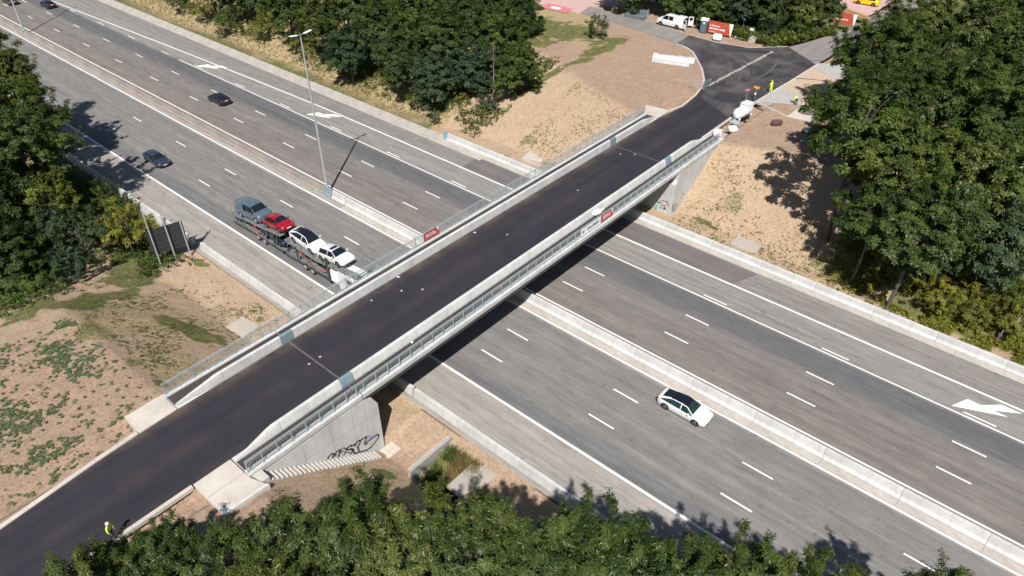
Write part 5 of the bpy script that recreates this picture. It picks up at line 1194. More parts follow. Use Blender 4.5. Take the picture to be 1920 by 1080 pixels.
def trunk_mesh(name, hgt_to_centre, P, r0, mat, seed):
    rr = random.Random(seed); m = MB(); top = Vector((0, 0, 0))
    base = Vector((0, 0, -hgt_to_centre - .4)); m_ = Vector((rr.uniform(-.3, .3), rr.uniform(-.3, .3), -hgt_to_centre * .45))
    end = Vector((rr.uniform(-.3, .3), rr.uniform(-.3, .3), max(p.z for p, _ in P) * .55))
    m.tube([base, base * .85 + m_ * .15, m_, Vector((0, 0, 0)), end], [r0 * 1.35, r0, r0 * .8, r0 * .55, r0 * .2], 8)
    for p, lr in P[:-1]:
        a = m_.lerp(Vector((0, 0, 0)), rr.uniform(.1, 1.0)); mid_ = a.lerp(p, .55) + Vector((rr.uniform(-.2, .2), rr.uniform(-.2, .2), rr.uniform(-.1, .35)))
        m.tube([a, mid_, p], [r0 * .38, r0 * .24, r0 * .08], 6)
        for k in range(3):
            q = p + Vector((rr.uniform(-1, 1), rr.uniform(-1, 1), rr.uniform(-.2, 1))) * (lr * 1.9); s = mid_.lerp(p, rr.uniform(.2, .9)); m.tube([s, s.lerp(q, .5) + Vector((0, 0, .08)), q], [r0 * .12, r0 * .07, r0 * .025], 5)
    return m.mesh(name, mat, smooth=60)
# proto crowns: unit radii given in metres, copies scaled a little
PROTO = {}
def proto(key, seed, rad, lobes, n, leaf, mat, trunk_h, r0, **k):
    me, P = crown_mesh('crown', seed, rad, lobes, n, leaf, mat, **k)
    PROTO[key] = (me, trunk_mesh('trunk', trunk_h, P, r0, M_bark, seed), rad, trunk_h)
# near chestnuts with rosettes of long leaves
for i in range(5): proto('near%d' % i, 100 + i, (3.2, 3.2, 3.0), 150, 25, .30, M_leaf_n, 7.0, .15, k=8, droop=.28, spread=.22, wide=.27, clump_r=.62, shoots=.55, shell=.35, env=.35, low=-.35)
# large trees right of the junction
for i in range(4): proto('big%d' % i, 200 + i, (5.2, 5.2, 4.8), 360, 27, .35, M_leaf_a if i % 2 else M_leaf_n, 8.5, .26, k=7, droop=.22, spread=.3, wide=.40, clump_r=.80, shoots=.15, shell=.45, env=.38, low=-.6)
proto('open0', 240, (4.8, 4.4, 3.6), 110, 24, .34, M_leaf_a, 8.0, .18, k=7, wide=.42, clump_r=.72, shell=.35, env=.4, low=-.7)
for i, m_ in enumerate((M_leaf_b, M_leaf_a, M_leaf_d, M_leaf_b)): proto('wood%d' % i, 300 + i, (4.4, 4.4, 4.8), 260, 26, .38, m_, 7.0, .20, k=6, wide=.50, clump_r=.85, shell=.5, env=.34, low=-.7)
for i, m_ in enumerate((M_leaf_c, M_leaf_d, M_leaf_a)): proto('bush%d' % i, 400 + i, (2.0, 2.0, 1.8), 85, 20, .17, m_, 1.5, .05, k=6, wide=.46, clump_r=.46, low=-.3, shoots=.45, shell=.4, env=.4)
def tree(key, x, y, zc, scale, label, name='broadleaf_tree', cat='tree', group=None, zg=None, rz=None, sz=1.0):
    me, tm, rad, th = PROTO[key]
    zg = h(x, y) if zg is None else zg
    t = thing(name, label, cat, (x, y, zg), 0, group)
    rz = rnd.uniform(0, 6.28) if rz is None else rz
    hc = max(zc - zg, rad[2] * scale * .62)
    c = link_copy(me, t, (0, 0, hc), 'crown', (0, 0, rz)); c.scale = (scale, scale, scale * sz)
    m2 = tm.copy(); m2.name = 'trunk'; n_ = len(m2.vertices); co = np.empty(n_ * 3, np.float32); m2.vertices.foreach_get('co', co); co = co.reshape(-1, 3)
    co[:, 2] = np.where(co[:, 2] < 0, co[:, 2] * (hc / th), co[:, 2] * scale * sz * .92); co[:, :2] *= scale * .94
    m2.vertices.foreach_set('co', co.ravel()); m2.update()
    link_copy(m2, t, (0, 0, hc), 'trunk', (0, 0, rz))
    return t
TREES = [
 ('near0', -31.7, 0.8, 9.5, 0.72, 'lowest left chestnut tree whose tips reach the new road', {'name': 'chestnut_tree', 'group': 'chestnut trees along the lower edge'}),
 ('near1', -30.1, 4.4, 10, 0.66, 'slender chestnut tree beside the worker in the lower left', {'name': 'chestnut_tree', 'group': 'chestnut trees along the lower edge'}),
 ('near2', -33.4, 3.3, 8.0, 0.4, 'small chestnut tip right below the worker in the lower left', {'name': 'chestnut_tree', 'group': 'chestnut trees along the lower edge'}),
 ('near3', -26.7, 6.4, 10.5, 0.72, 'chestnut tree in front of the concrete apron by the steps', {'name': 'chestnut_tree', 'group': 'chestnut trees along the lower edge'}),
 ('near0', -24.0, 9.2, 11, 0.85, 'chestnut tree in front of the bare soil below the steps', {'name': 'chestnut_tree', 'group': 'chestnut trees along the lower edge'}),
 ('near1', -20.7, 11.2, 14, 0.8, 'chestnut tree reaching up to the foot of the steps', {'name': 'chestnut_tree', 'group': 'chestnut trees along the lower edge'}),
 ('near2', -16.8, 12.0, 15.5, 0.86, 'chestnut tree just left of the stub wall, tall and dense', {'name': 'chestnut_tree', 'group': 'chestnut trees along the lower edge'}),
 ('near3', -13.8, 13.3, 16, 0.86, 'chestnut tree below the tall grass beside the stub wall', {'name': 'chestnut_tree', 'group': 'chestnut trees along the lower edge'}),
 ('near0', -10.9, 14.1, 16, 0.86, 'chestnut tree left of the one that covers the near barrier', {'name': 'chestnut_tree', 'group': 'chestnut trees along the lower edge'}),
 ('near1', -9.5, 17.2, 15, 0.86, 'chestnut tree whose crown covers the near barrier', {'name': 'chestnut_tree', 'group': 'chestnut trees along the lower edge'}),
 ('near2', -7.1, 18.5, 14.5, 0.86, 'chestnut tree right of the one that covers the near barrier', {'name': 'chestnut_tree', 'group': 'chestnut trees along the lower edge'}),
 ('near3', -5.1, 21.1, 12, 0.88, 'chestnut tree at the hard shoulder line in the lower middle', {'name': 'chestnut_tree', 'group': 'chestnut trees along the lower edge'}),
 ('near0', -3.5, 23.4, 12, 0.8, 'tall pointed chestnut tree at the wide white edge line', {'name': 'chestnut_tree', 'group': 'chestnut trees along the lower edge'}),
 ('near1', -0.5, 24.4, 11.5, 0.8, 'last chestnut tree on the right with its tip on the road', {'name': 'chestnut_tree', 'group': 'chestnut trees along the lower edge'}),
 ('near2', 4.6, 28.9, 11, 0.75, 'small chestnut tip cut by the bottom edge on the right', {'name': 'chestnut_tree', 'group': 'chestnut trees along the lower edge'}),
 ('near3', -21.5, 5.5, 11, 0.9, 'chestnut tree cut by the lower edge, in front of the apron', {'name': 'chestnut_tree', 'group': 'chestnut trees along the lower edge'}),
 ('near0', -18.3, 8.7, 11.5, 0.95, 'chestnut tree cut by the lower edge, below the steps', {'name': 'chestnut_tree', 'group': 'chestnut trees along the lower edge'}),
 ('near1', -14.7, 11.4, 11.5, 0.95, 'chestnut tree cut by the lower edge, below the stub wall', {'name': 'chestnut_tree', 'group': 'chestnut trees along the lower edge'}),
 ('near2', -11.2, 13.7, 11.5, 0.95, 'chestnut tree cut by the lower edge in the middle', {'name': 'chestnut_tree', 'group': 'chestnut trees along the lower edge'}),
 ('near3', -8.2, 16.7, 11.5, 0.95, 'chestnut tree cut by the lower edge, below the covered barrier', {'name': 'chestnut_tree', 'group': 'chestnut trees along the lower edge'}),
 ('near0', -4.9, 18.8, 11.5, 0.95, 'chestnut tree cut by the lower edge, below the tall pointed one', {'name': 'chestnut_tree', 'group': 'chestnut trees along the lower edge'}),
 ('near1', -25.8, 3.3, 10, 0.8, 'chestnut tree cut by the lower edge, below the worker', {'name': 'chestnut_tree', 'group': 'chestnut trees along the lower edge'}),
 ('open0', -17.4, 73.4, 15.5, 1.3, 'tall airy tree at the left edge of the big wood, shading the sand', {'name': 'broadleaf_tree', 'group': 'large trees on the far bank'}),
 ('open0', -12.9, 69.4, 9, 0.9, 'thin low tree under the tall airy one above the sand slope', {'name': 'broadleaf_tree', 'group': 'large trees on the far bank'}),
 ('big0', -19.5, 83.9, 14, 0.9, 'large tree beside the paved island with workers', {'name': 'broadleaf_tree', 'group': 'large trees on the far bank'}),
 ('big1', -22.6, 97.3, 14, 1.0, 'large tree half hiding the old side road', {'name': 'broadleaf_tree', 'group': 'large trees on the far bank'}),
 ('big2', -24.7, 116.8, 13, 0.95, 'large tree at the top edge right of the side road', {'name': 'broadleaf_tree', 'group': 'large trees on the far bank'}),
 ('big3', -12.9, 73.8, 12.5, 1.0, 'large bright green tree behind the open thin one', {'name': 'broadleaf_tree', 'group': 'large trees on the far bank'}),
 ('big0', -8.7, 68.4, 10, 0.85, 'large tree at the lower left of the wood above the barrier', {'name': 'broadleaf_tree', 'group': 'large trees on the far bank'}),
 ('big1', -13.7, 90.1, 13, 1.0, 'large tree in the middle of the wood on the right', {'name': 'broadleaf_tree', 'group': 'large trees on the far bank'}),
 ('big2', -7.4, 75.5, 12, 1.0, 'large tree in the heart of the wood, lower middle', {'name': 'broadleaf_tree', 'group': 'large trees on the far bank'}),
 ('wood2', -2.9, 72.7, 8, 0.9, 'dark blue green tree at the lower right of the wood', {'name': 'broadleaf_tree', 'group': 'large trees on the far bank'}),
 ('big3', -7.6, 88.1, 13, 1.05, 'large tree at the right edge, upper middle', {'name': 'broadleaf_tree', 'group': 'large trees on the far bank'}),
 ('big0', -17.2, 117.4, 13, 1.1, 'large tree at the top right with reddish twigs', {'name': 'broadleaf_tree', 'group': 'large trees on the far bank'}),
 ('big1', -9.5, 108.5, 13, 1.05, 'large tree cut by the right edge near the top', {'name': 'broadleaf_tree', 'group': 'large trees on the far bank'}),
 ('wood0', -1.9, 79.4, 10, 1.0, 'dark tree cut by the right edge above the undergrowth', {'name': 'broadleaf_tree', 'group': 'large trees on the far bank'}),
 ('bush1', -5.4, 73.2, 4, 1.25, 'dark hazel bush at the foot of the wood', {'name': 'broadleaf_bush', 'group': 'large trees on the far bank'}),
 ('bush0', -2.4, 75.6, 3.5, 1.1, 'yellow green hazel bush at the foot of the wood', {'name': 'broadleaf_bush', 'group': 'large trees on the far bank'}),
 ('bush2', -13.2, 71.8, 4.2, 1.2, 'green bush at the foot of the trunks above the sand slope', {'name': 'broadleaf_bush', 'group': 'large trees on the far bank'}),
 ('bush1', -9.3, 72.4, 4, 1.3, 'dark bush below the trunks, left of the hazel bushes', {'name': 'broadleaf_bush', 'group': 'large trees on the far bank'}),
 ('bush0', -11.4, 75.7, 4, 1.2, 'yellow green bush in the shade between sand and wood', {'name': 'broadleaf_bush', 'group': 'large trees on the far bank'}),
 ('bush2', 0.7, 73.4, 3, 1.0, 'bush right above the marker pegs in the undergrowth', {'name': 'broadleaf_bush', 'group': 'large trees on the far bank'}),
 ('big3', -13.3, 135.3, 14, 1.1, 'large tree in the far top right corner', {'name': 'broadleaf_tree', 'group': 'large trees on the far bank'}),
 ('bush0', -7.3, 72.9, 3.0, 1.15, 'yellow green bush in front of the tall trunks', {'name': 'broadleaf_bush', 'group': 'large trees on the far bank'}),
 ('bush0', -3.7, 72.2, 2.8, 1.1, 'yellow green bush below the dark hazel bush', {'name': 'broadleaf_bush', 'group': 'large trees on the far bank'}),
 ('bush2', -11.2, 71.0, 3.2, 1.1, 'mid green bush at the lower edge of the tree shadow', {'name': 'broadleaf_bush', 'group': 'large trees on the far bank'}),
 ('bush0', -5.0, 69.9, 2.5, 1.0, 'low yellow green bush beside the far barrier', {'name': 'broadleaf_bush', 'group': 'large trees on the far bank'}),
 ('bush0', -2.0, 70.1, 2, 0.95, 'bright yellow green bush in the undergrowth behind the barrier', {'name': 'broadleaf_bush', 'group': 'large trees on the far bank'}),
 ('bush0', -8.4, 71.0, 2.5, 0.9, 'yellow green bush at the sandy end of the undergrowth', {'name': 'broadleaf_bush', 'group': 'large trees on the far bank'}),
 ('bush0', 1.3, 70.9, 2.2, 1.0, 'yellow green bush cut by the right edge above the marker pegs', {'name': 'broadleaf_bush', 'group': 'large trees on the far bank'}),
 ('wood0', -104.3, 72.2, 8, 0.85, 'dark tree directly above the lamp head', {'name': 'broadleaf_tree', 'group': 'trees of the far wood in the middle'}),
 ('wood1', -103.9, 77.7, 9, 0.95, 'mid green tree at the top edge right of the lamp head', {'name': 'broadleaf_tree', 'group': 'trees of the far wood in the middle'}),
 ('wood2', -94.4, 70.0, 6, 0.75, 'blue green tree right of the lamp head, low at the wood edge', {'name': 'broadleaf_tree', 'group': 'trees of the far wood in the middle'}),
 ('wood3', -92.8, 75.1, 8, 0.95, 'dark tree in the middle wood above the yellow bushes', {'name': 'broadleaf_tree', 'group': 'trees of the far wood in the middle'}),
 ('wood0', -83.3, 71.3, 7, 0.9, 'dark tree above the dark hollow of the middle wood', {'name': 'broadleaf_tree', 'group': 'trees of the far wood in the middle'}),
 ('wood1', -91.1, 80.6, 10, 1.0, 'mid green tree at the top edge of the middle wood', {'name': 'broadleaf_tree', 'group': 'trees of the far wood in the middle'}),
 ('wood2', -77.6, 71.8, 5, 0.75, 'blue green tree low at the front of the middle wood', {'name': 'broadleaf_tree', 'group': 'trees of the far wood in the middle'}),
 ('wood3', -81.6, 78.2, 8, 0.95, 'dark tree in the heart of the middle wood', {'name': 'broadleaf_tree', 'group': 'trees of the far wood in the middle'}),
 ('wood0', -84.5, 86.2, 10, 1.0, 'dark tree at the top edge, right part of the middle wood', {'name': 'broadleaf_tree', 'group': 'trees of the far wood in the middle'}),
 ('wood2', -74.2, 76.9, 6, 0.85, 'blue green tree at the front beside the bare hanging twigs', {'name': 'broadleaf_tree', 'group': 'trees of the far wood in the middle'}),
 ('wood1', -74.3, 83.8, 9, 0.95, 'bright tree near the grass corner of the middle wood', {'name': 'broadleaf_tree', 'group': 'trees of the far wood in the middle'}),
 ('wood1', -67.5, 79.2, 7, 0.75, 'bright tree whose shadow falls on the bare soil patch', {'name': 'broadleaf_tree', 'group': 'trees of the far wood in the middle'}),
 ('wood3', -78.9, 93.6, 9, 0.8, 'dark tree beside the pink paving', {'name': 'broadleaf_tree', 'group': 'trees of the far wood in the middle'}),
 ('wood3', -84.4, 93.9, 10, 0.9, 'dark tree at the top edge left of the pink paving', {'name': 'broadleaf_tree', 'group': 'trees of the far wood in the middle'}),
 ('bush0', -87.0, 72.0, 2.5, 1.05, 'yellow green bush at the verge below the middle wood', {'name': 'broadleaf_bush', 'group': 'trees of the far wood in the middle'}),
 ('bush0', -96.0, 74.7, 3, 1.1, 'yellow green shrub below and right of the lamp head', {'name': 'broadleaf_bush', 'group': 'trees of the far wood in the middle'}),
 ('bush2', -79.7, 70.2, 2, 0.8, 'small green shrub at the tip of the dark hollow', {'name': 'broadleaf_bush', 'group': 'trees of the far wood in the middle'}),
 ('bush0', -75.1, 75.0, 2, 0.7, 'small yellow green shrub in the dry grass', {'name': 'broadleaf_bush', 'group': 'trees of the far wood in the middle'}),
 ('bush1', -69.3, 74.7, 2.6, 0.8, 'dark green bush at the edge of the sand slope', {'name': 'broadleaf_bush', 'group': 'trees of the far wood in the middle'}),
 ('bush1', -74.1, 68.6, 1.0, 0.45, 'small blue green shrub close behind the barrier start', {'name': 'broadleaf_bush', 'group': 'trees of the far wood in the middle'}),
 ('bush2', -68.2, 100.6, 7.6, 1.0, 'lone spiky bush on the grass strip by the old side road', {'name': 'broadleaf_bush', 'group': 'trees of the far wood in the middle'}),
 ('wood0', -114.3, 73.1, 8, 0.85, 'dark tree at the top edge left of the lamp head', {'name': 'broadleaf_tree', 'group': 'trees of the far wood in the middle'}),
 ('wood1', -128.9, 75.9, 6, 0.75, 'mid green tree at the top edge above the black car', {'name': 'broadleaf_tree', 'group': 'trees of the far wood in the middle'}),
 ('bush0', -121.8, 72.8, 3.5, 1.3, 'yellow green bush left of the lamp head at the wood edge', {'name': 'broadleaf_bush', 'group': 'trees of the far wood in the middle'}),
 ('bush2', -131.1, 70.8, 3, 1.3, 'bushy green shrub at the verge near the top edge', {'name': 'broadleaf_bush', 'group': 'trees of the far wood in the middle'}),
 ('bush0', -140.8, 71.1, 3, 1.25, 'yellow green shrub where the verge meets the top edge', {'name': 'broadleaf_bush', 'group': 'trees of the far wood in the middle'}),
 ('bush2', -149.5, 70.9, 3, 1.2, 'green shrub cut by the top edge at the verge', {'name': 'broadleaf_bush', 'group': 'trees of the far wood in the middle'}),
 ('bush1', -131.6, 68.9, 1, 0.55, 'small dark shrub in the verge above the first lane arrow', {'name': 'broadleaf_bush', 'group': 'trees of the far wood in the middle'}),
 ('bush0', -112.5, 72.7, 2, 1.2, 'low olive shrub just left of the lamp post top', {'name': 'broadleaf_bush', 'group': 'trees of the far wood in the middle'}),
 ('wood3', -133.9, 73.7, 7, 0.8, 'dark tree above the top edge shrubs', {'name': 'broadleaf_tree', 'group': 'trees of the far wood in the middle'}),
 ('wood0', -106.0, 85.6, 10, 1.0, 'dark tree cut by the top edge above the middle wood', {'name': 'broadleaf_tree', 'group': 'trees of the far wood in the middle'}),
 ('wood2', -97.5, 93.0, 10, 1.0, 'blue green tree cut by the top edge above the middle wood', {'name': 'broadleaf_tree', 'group': 'trees of the far wood in the middle'}),
 ('big1', -101.8, 23.9, 12.5, 0.92, 'tall leafy tree overhanging the near carriageway at the left edge', {'name': 'broadleaf_tree', 'group': 'trees left of the near carriageway'}),
 ('big1', -88.6, 19.7, 12, 0.9, 'dark tree below the overhanging crown at the left edge', {'name': 'broadleaf_tree', 'group': 'trees left of the near carriageway'}),
 ('wood0', -92.4, 17.2, 9, 1.0, 'dark tree cut by the left edge beside the pale trunk', {'name': 'broadleaf_tree', 'group': 'trees left of the near carriageway'}),
 ('bush2', -97.2, 25.6, 5.2, 1.35, 'bright green young tree at the start of the near barrier', {'name': 'broadleaf_tree', 'group': 'trees left of the near carriageway'}),
 ('wood0', -90.0, 18.5, 6, 0.8, 'dark tree in the deep shade at the left edge', {'name': 'broadleaf_tree', 'group': 'trees left of the near carriageway'}),
 ('bush0', -84.8, 19.5, 4.4, 1.6, 'yellow green tree in the sun below the dark hollow', {'name': 'broadleaf_tree', 'group': 'trees left of the near carriageway'}),
 ('bush1', -80.9, 15.8, 4, 1.6, 'blue green tree at the lower left edge of the wood', {'name': 'broadleaf_tree', 'group': 'trees left of the near carriageway'}),
 ('bush1', -77.4, 19.3, 3.8, 1.5, 'blue green tree left of the yellow green one by the sign', {'name': 'broadleaf_tree', 'group': 'trees left of the near carriageway'}),
 ('bush0', -75.3, 23.1, 3.5, 1.35, 'yellow green tree beside the big road sign', {'name': 'broadleaf_tree', 'group': 'trees left of the near carriageway'}),
 ('bush2', -85.2, 25.6, 2.2, 1.0, 'low green bush behind the near barrier and the sign', {'name': 'broadleaf_bush', 'group': 'trees left of the near carriageway'}),
 ('wood3', -77.0, 12.1, 5, 0.75, 'dark tree at the left edge above the green strip', {'name': 'broadleaf_tree', 'group': 'trees left of the near carriageway'}),
 ('bush1', -74.1, 16.3, 2.8, 1.2, 'dark bush at the foot of the trees by the green strip', {'name': 'broadleaf_bush', 'group': 'trees left of the near carriageway'}),
 ('bush2', -73.9, 12.7, 3.2, 1.1, 'green bush at the left end of the green strip', {'name': 'broadleaf_bush', 'group': 'trees left of the near carriageway'}),
 ('wood0', -83.6, 12.8, 7, 1.0, 'dark tree outside the left edge shading the hollow', {'name': 'broadleaf_tree', 'group': 'trees left of the near carriageway'}),
 ('big3', -111.1, 23.2, 12, 1.1, 'leafy tree beyond the left edge near the old barrier', {'name': 'broadleaf_tree', 'group': 'trees left of the near carriageway'}),
 ('wood0', -73.1, 114.3, 11, 0.9, 'dark tree above the galvanised fence stack', {'name': 'broadleaf_tree', 'group': 'trees of the wood behind the junction'}),
 ('wood1', -68.2, 116.8, 11, 0.9, 'mid green tree behind the white van', {'name': 'broadleaf_tree', 'group': 'trees of the wood behind the junction'}),
 ('wood3', -62.5, 118.2, 10.5, 0.9, 'dark tree behind the portable toilet', {'name': 'broadleaf_tree', 'group': 'trees of the wood behind the junction'}),
 ('wood0', -57.5, 119.2, 10.5, 0.9, 'dark tree behind the red hoarding', {'name': 'broadleaf_tree', 'group': 'trees of the wood behind the junction'}),
 ('wood2', -52.9, 120.8, 10.5, 0.85, 'blue green tree behind the small signposts', {'name': 'broadleaf_tree', 'group': 'trees of the wood behind the junction'}),
 ('wood3', -49.2, 122.3, 10, 0.85, 'dark tree left of the wooden pole', {'name': 'broadleaf_tree', 'group': 'trees of the wood behind the junction'}),
 ('wood1', -45.3, 125.7, 10.5, 0.85, 'mid green tree right of the wooden pole', {'name': 'broadleaf_tree', 'group': 'trees of the wood behind the junction'}),
 ('wood0', -42.4, 128.9, 10, 0.72, 'dark tree beside the smaller red hoarding', {'name': 'broadleaf_tree', 'group': 'trees of the wood behind the junction'}),
 ('bush2', -53.6, 119.2, 7.2, 0.8, 'low bush between red hoarding and stone block', {'name': 'broadleaf_bush', 'group': 'trees of the wood behind the junction'}),
 ('bush1', -47.3, 119.5, 7.4, 1.0, 'low dark bush right of the stone block', {'name': 'broadleaf_bush', 'group': 'trees of the wood behind the junction'}),
 ('bush2', -43.5, 123.5, 7.4, 1.0, 'low bush at the foot of the wooden pole', {'name': 'broadleaf_bush', 'group': 'trees of the wood behind the junction'}),
 ('wood1', -53.3, 130.0, 12, 1.0, 'tree behind the first row above the junction', {'name': 'broadleaf_tree', 'group': 'trees of the wood behind the junction'}),
 ('wood0', -62.0, 127.0, 12, 1.0, 'tree behind the red hoarding row at the top edge', {'name': 'broadleaf_tree', 'group': 'trees of the wood behind the junction'}),
 ('bush0', -69.7, 116.6, 7.5, 0.7, 'small yellow green bush beside the fence stack', {'name': 'broadleaf_bush', 'group': 'trees of the wood behind the junction'}),
]
for row in TREES: tree(*row[:6], **(row[6] if len(row) > 6 else {}))

# ---------------------------------------------------------------- grass, weeds and shrubs on the ground
def hgrid(x, y):
    i = np.clip(np.searchsorted(gx, x) - 1, 0, nx_ - 2); j = np.clip(np.searchsorted(gy, y) - 1, 0, ny_ - 2)
    fx = (x - gx[i]) / (gx[i + 1] - gx[i]); fy = (y - gy[j]) / (gy[j + 1] - gy[j])
    return (hv[i, j] * (1 - fx) + hv[i + 1, j] * fx) * (1 - fy) + (hv[i, j + 1] * (1 - fx) + hv[i + 1, j + 1] * fx) * fy
def attr_at(A, x, y):
    i = np.clip(np.searchsorted(gx, x) - 1, 0, nx_ - 2); j = np.clip(np.searchsorted(gy, y) - 1, 0, ny_ - 2); return A[i, j]
def blades(name, X, Y, hgt, nb, w, mat, seed, label=None):
    r = np.random.default_rng(seed); n = len(X); Z = hgrid(X, Y) - .02
    a = r.random((n, nb)) * 6.28; ln = r.random((n, nb)) * .5 + .12; H_ = hgt[:, None] * (.55 + .6 * r.random((n, nb)))
    B = np.stack([X[:, None] + r.normal(size=(n, nb)) * .09, Y[:, None] + r.normal(size=(n, nb)) * .09, Z[:, None] + 0 * a], 2)
    T = B + np.stack([np.cos(a) * ln * H_ * 1.3, np.sin(a) * ln * H_ * 1.3, H_], 2)
    S = np.stack([-np.sin(a), np.cos(a), 0 * a], 2) * w
    V = np.stack([B - S, B + S, T], 2).reshape(-1, 3); F = np.arange(len(V)).reshape(-1, 3)
    v = np.clip(r.random((n, 1)) * .8 + r.normal(size=(n, nb)) * .15, 0, 1); A = np.stack([v, r.random((n, nb)), v], 2)[:, :, None].repeat(3, 2).reshape(-1, 3)
    o = bpy.data.objects.new(name, np_mesh(name, V, F, mat, A)); col.objects.link(o); tag(o, label, kind='stuff'); return o
def scatter(n, x0, x1, y0, y1, fn, seed):
    r = np.random.default_rng(seed); X = r.uniform(x0, x1, n); Y = r.uniform(y0, y1, n); p = fn(X, Y); k = r.random(n) < p; return X[k], Y[k]
ok = lambda X, Y: ~((Y > 27.9) & (Y < 67.0)) & ~((X > -46.4) & (X < -33.9) & (Y > -20) & (Y < 81)) 
# green grass where the cover says green
X, Y = scatter(70000, -112, 6, -6, 112, lambda X, Y: np.clip(attr_at(green, X, Y) * 1.3 - .42, 0, 1) * ok(X, Y), 1)
blades('grass', X, Y, np.full(len(X), .22) + .10 * np.sin(X * 3), 5, .022, M_grassb, 2, 'green grass patches on the slopes and verges')
X, Y = scatter(60000, -175, 6, 60, 96, lambda X, Y: np.clip(attr_at(dry, X, Y) * 1.2 - .35, 0, 1) * ok(X, Y), 3)
blades('dry_grass', X, Y, np.full(len(X), .42) + .1 * np.sin(Y), 4, .035, M_dryb, 4, 'dry straw coloured grass along the far verge')
X, Y = scatter(16000, -90, 0, 8, 27.8, lambda X, Y: np.clip(attr_at(dry, X, Y) * 1.1 - .42, 0, 1) * .6 * ok(X, Y), 5)
blades('dry_grass', X, Y, np.full(len(X), .12), 4, .025, M_dryb, 6, 'short dry stubble on the near slope')
# far right shrubby verge
X, Y = scatter(24000, -17, 14, 67.3, 76, lambda X, Y: np.clip((X + 17) / 6, 0, 1) * (fbm(X, Y, .5, 77) > .40) * np.clip((Y - 67.1 - np.clip(-X - 4, 0, 9) * .12) / 2.2, .12, 1), 7)
r_ = np.random.default_rng(8); C = np.stack([X, Y, hgrid(X, Y) + r_.random(len(X)) * 1.1 * np.clip((Y - 67) / 4, .12, 1)], 1)
V, F, A = leaves(C, np.stack([r_.normal(size=len(X)) * .4, r_.normal(size=len(X)) * .4, np.ones(len(X))], 1), .26, 6, .1, .6, 9, r_.random(len(X)) * .6 + .3, .45)
o = bpy.data.objects.new('undergrowth', np_mesh('undergrowth', V, F, M_leaf_c, A)); col.objects.link(o); tag(o, 'yellow green undergrowth behind the far barrier on the right', kind='stuff')
# wood floor undergrowth
X, Y = scatter(26000, -165, -66, 68.5, 92, lambda X, Y: (fbm(X, Y, .22, 79) > .52) * np.clip((Y - 69.5 + (X + 110) * .03) / 3, 0, 1), 17)
C = np.stack([X, Y, hgrid(X, Y) + r_.random(len(X)) * .8], 1)
V, F, A = leaves(C, np.stack([r_.normal(size=len(X)) * .4, r_.normal(size=len(X)) * .4, np.ones(len(X))], 1), .34, 4, .1, .6, 19, r_.random(len(X)), .5)
o = bpy.data.objects.new('undergrowth', np_mesh('undergrowth', V, F, M_leaf_a, A)); col.objects.link(o); tag(o, 'green undergrowth along the foot of the far wood', kind='stuff')
X, Y = scatter(14000, -105, -66, 6, 27, lambda X, Y: (fbm(X, Y, .25, 80) > .40) * np.clip((-69 - X) / 3, 0, 1), 27)
C = np.stack([X, Y, hgrid(X, Y) + r_.random(len(X)) * .7], 1)
V, F, A = leaves(C, np.stack([r_.normal(size=len(X)) * .4, r_.normal(size=len(X)) * .4, np.ones(len(X))], 1), .30, 5, .1, .6, 29, r_.random(len(X)), .5)
o = bpy.data.objects.new('undergrowth', np_mesh('undergrowth', V, F, M_leaf_a, A)); col.objects.link(o); tag(o, 'green undergrowth around the big road sign', kind='stuff')
X, Y = scatter(9000, -57.5, -30, 112, 128, lambda X, Y: (Y > 114.9 + np.abs(X + 50) * .08 + np.clip(X + 44, 0, 99) * 2.2) * ~((X > -58) & (X < -50.5) & (Y < 115.5)), 37)
C = np.stack([X, Y, 6 + r_.random(len(X)) * .9], 1)
V, F, A = leaves(C, np.stack([r_.normal(size=len(X)) * .4, r_.normal(size=len(X)) * .4, np.ones(len(X))], 1), .40, 5, .1, .6, 39, r_.random(len(X)), .5)
o = bpy.data.objects.new('undergrowth', np_mesh('undergrowth', V, F, M_leaf_a, A)); col.objects.link(o); tag(o, 'green bramble edge of the wood behind the junction', kind='stuff')
# weeds in the field left of the road
X, Y = scatter(11000, -62.5, -44.6, -9, 11.8, lambda X, Y: np.clip((fbm(X, Y, .33, 91) - .42) * 3, .04, .6) * np.clip((-44.4 - X) / 3.0, 0, 1) * (1 - .75 * np.clip((Y - 8.5 + (X + 50) * .15) / 2.5, 0, 1)), 11)
r_ = np.random.default_rng(12); n = len(X); s_ = r_.random(n) ** 2
reps = 7; XX = np.repeat(X, reps) + r_.normal(size=n * reps) * np.repeat(.04 + .10 * s_, reps); YY = np.repeat(Y, reps) + r_.normal(size=n * reps) * np.repeat(.04 + .10 * s_, reps)
C = np.stack([XX, YY, hgrid(XX, YY) + .03 + r_.random(n * reps) * .08], 1)
V, F, A = leaves(C, np.stack([r_.normal(size=len(C)) * .3, r_.normal(size=len(C)) * .3, np.ones(len(C))], 1), .105, 5, .05, .5, 13, np.repeat(r_.random(n) * .6 + .2, reps), .55)
o = bpy.data.objects.new('weeds', np_mesh('weeds', V, F, M_weed, A)); col.objects.link(o); tag(o, 'low green weeds scattered over the bare field', kind='stuff')
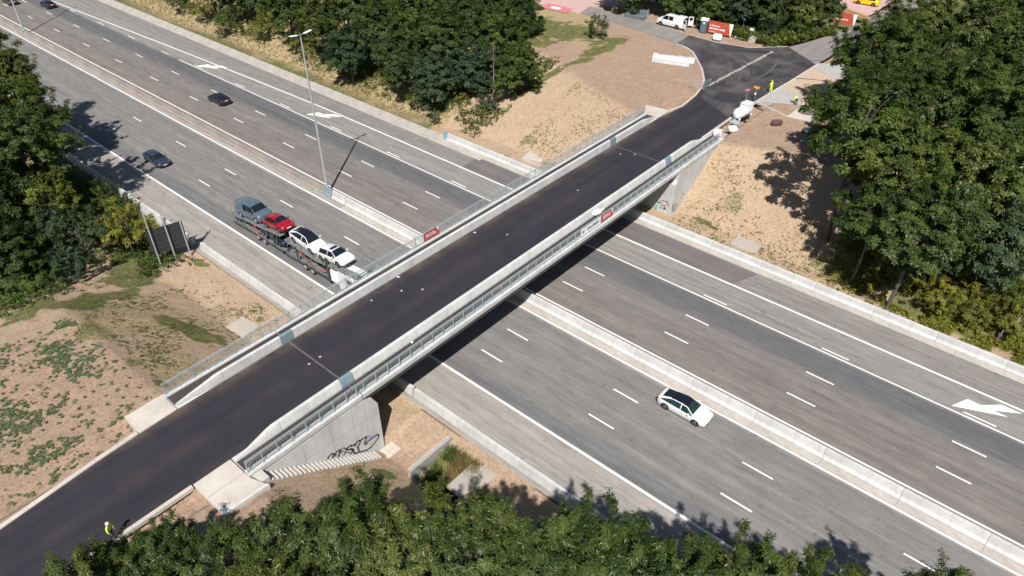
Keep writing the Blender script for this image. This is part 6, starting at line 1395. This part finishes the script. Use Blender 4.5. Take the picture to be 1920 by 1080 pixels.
# sparse weeds on sand slopes
X, Y = scatter(7000, -60, -14, 66, 84, lambda X, Y: np.clip((fbm(X, Y, .3, 95) - .40) * 3, 0.02, .8) * ok(X, Y) * (np.vectorize(h)(X, Y) < 5.7), 15)
r_ = np.random.default_rng(16); n = len(X); reps = 5; XX = np.repeat(X, reps) + r_.normal(size=n * reps) * .08; YY = np.repeat(Y, reps) + r_.normal(size=n * reps) * .08
C = np.stack([XX, YY, hgrid(XX, YY) + .04], 1)
V, F, A = leaves(C, np.stack([r_.normal(size=len(C)) * .3, r_.normal(size=len(C)) * .3, np.ones(len(C))], 1), .085, 4, .0, .6, 14, r_.random(len(C)) * .4, .45)
o = bpy.data.objects.new('weeds', np_mesh('weeds', V, F, M_leaf_c, A)); col.objects.link(o); tag(o, 'sparse dull weeds on the far sandy slopes', kind='stuff')
X, Y = scatter(4000, -66, -47, 13, 27, lambda X, Y: np.clip((fbm(X, Y, .35, 96) - .40) * 3, 0.02, .8) * ok(X, Y), 18)
n = len(X); XX = np.repeat(X, reps) + r_.normal(size=n * reps) * .08; YY = np.repeat(Y, reps) + r_.normal(size=n * reps) * .08
C = np.stack([XX, YY, hgrid(XX, YY) + .04], 1)
V, F, A = leaves(C, np.stack([r_.normal(size=len(C)) * .3, r_.normal(size=len(C)) * .3, np.ones(len(C))], 1), .08, 4, .0, .6, 24, r_.random(len(C)) * .4, .45)
o = bpy.data.objects.new('weeds', np_mesh('weeds', V, F, M_leaf_c, A)); col.objects.link(o); tag(o, 'sparse dull weeds on the near slope left of the bridge', kind='stuff')
# tall reeds beside the stub wall
X, Y = scatter(520, -29.9, -26.2, 23.0, 26.9, lambda X, Y: (np.abs(Y - 25.2 - (X + 28) * -.1) > .35) * 1.0, 19)
blades('reeds', X, Y, np.full(len(X), .75), 7, .022, M_grassb, 20, 'tall green and straw coloured grass beside the stub wall')
X, Y = scatter(260, -28.6, -26.4, 24.6, 27.0, lambda X, Y: 1.0 + 0 * X, 21)
blades('reeds', X, Y, np.full(len(X), .8), 8, .02, M_dryb, 22, 'straw coloured grass heads beside the stub wall')
# stones and clods on bare earth
X, Y = scatter(5200, -64, -14, -6, 96, lambda X, Y: ok(X, Y) * (attr_at(green, X, Y) < .4) * .8, 23)
r_ = np.random.default_rng(26); n = len(X); Z = hgrid(X, Y); s = .03 + .07 * r_.random(n) ** 3
oc = np.array([(1, 0, 0), (0, 1, 0), (-1, 0, 0), (0, -1, 0), (0, 0, .8), (0, 0, -.5)]); V = (np.stack([X, Y, Z], 1)[:, None] + oc[None] * s[:, None, None] * (1 + .4 * r_.normal(size=(n, 6, 1)))).reshape(-1, 3)
tri = np.array([(0, 1, 4), (1, 2, 4), (2, 3, 4), (3, 0, 4), (1, 0, 5), (2, 1, 5), (3, 2, 5), (0, 3, 5)]); F = (np.arange(n)[:, None, None] * 6 + tri[None]).reshape(-1, 3)
o = bpy.data.objects.new('clods', np_mesh('clods', V, F, simple('earth_clods', (.40, .29, .20), .95, 0, .2, 3))); col.objects.link(o); tag(o, 'small clods of earth on the bare ground', kind='stuff')
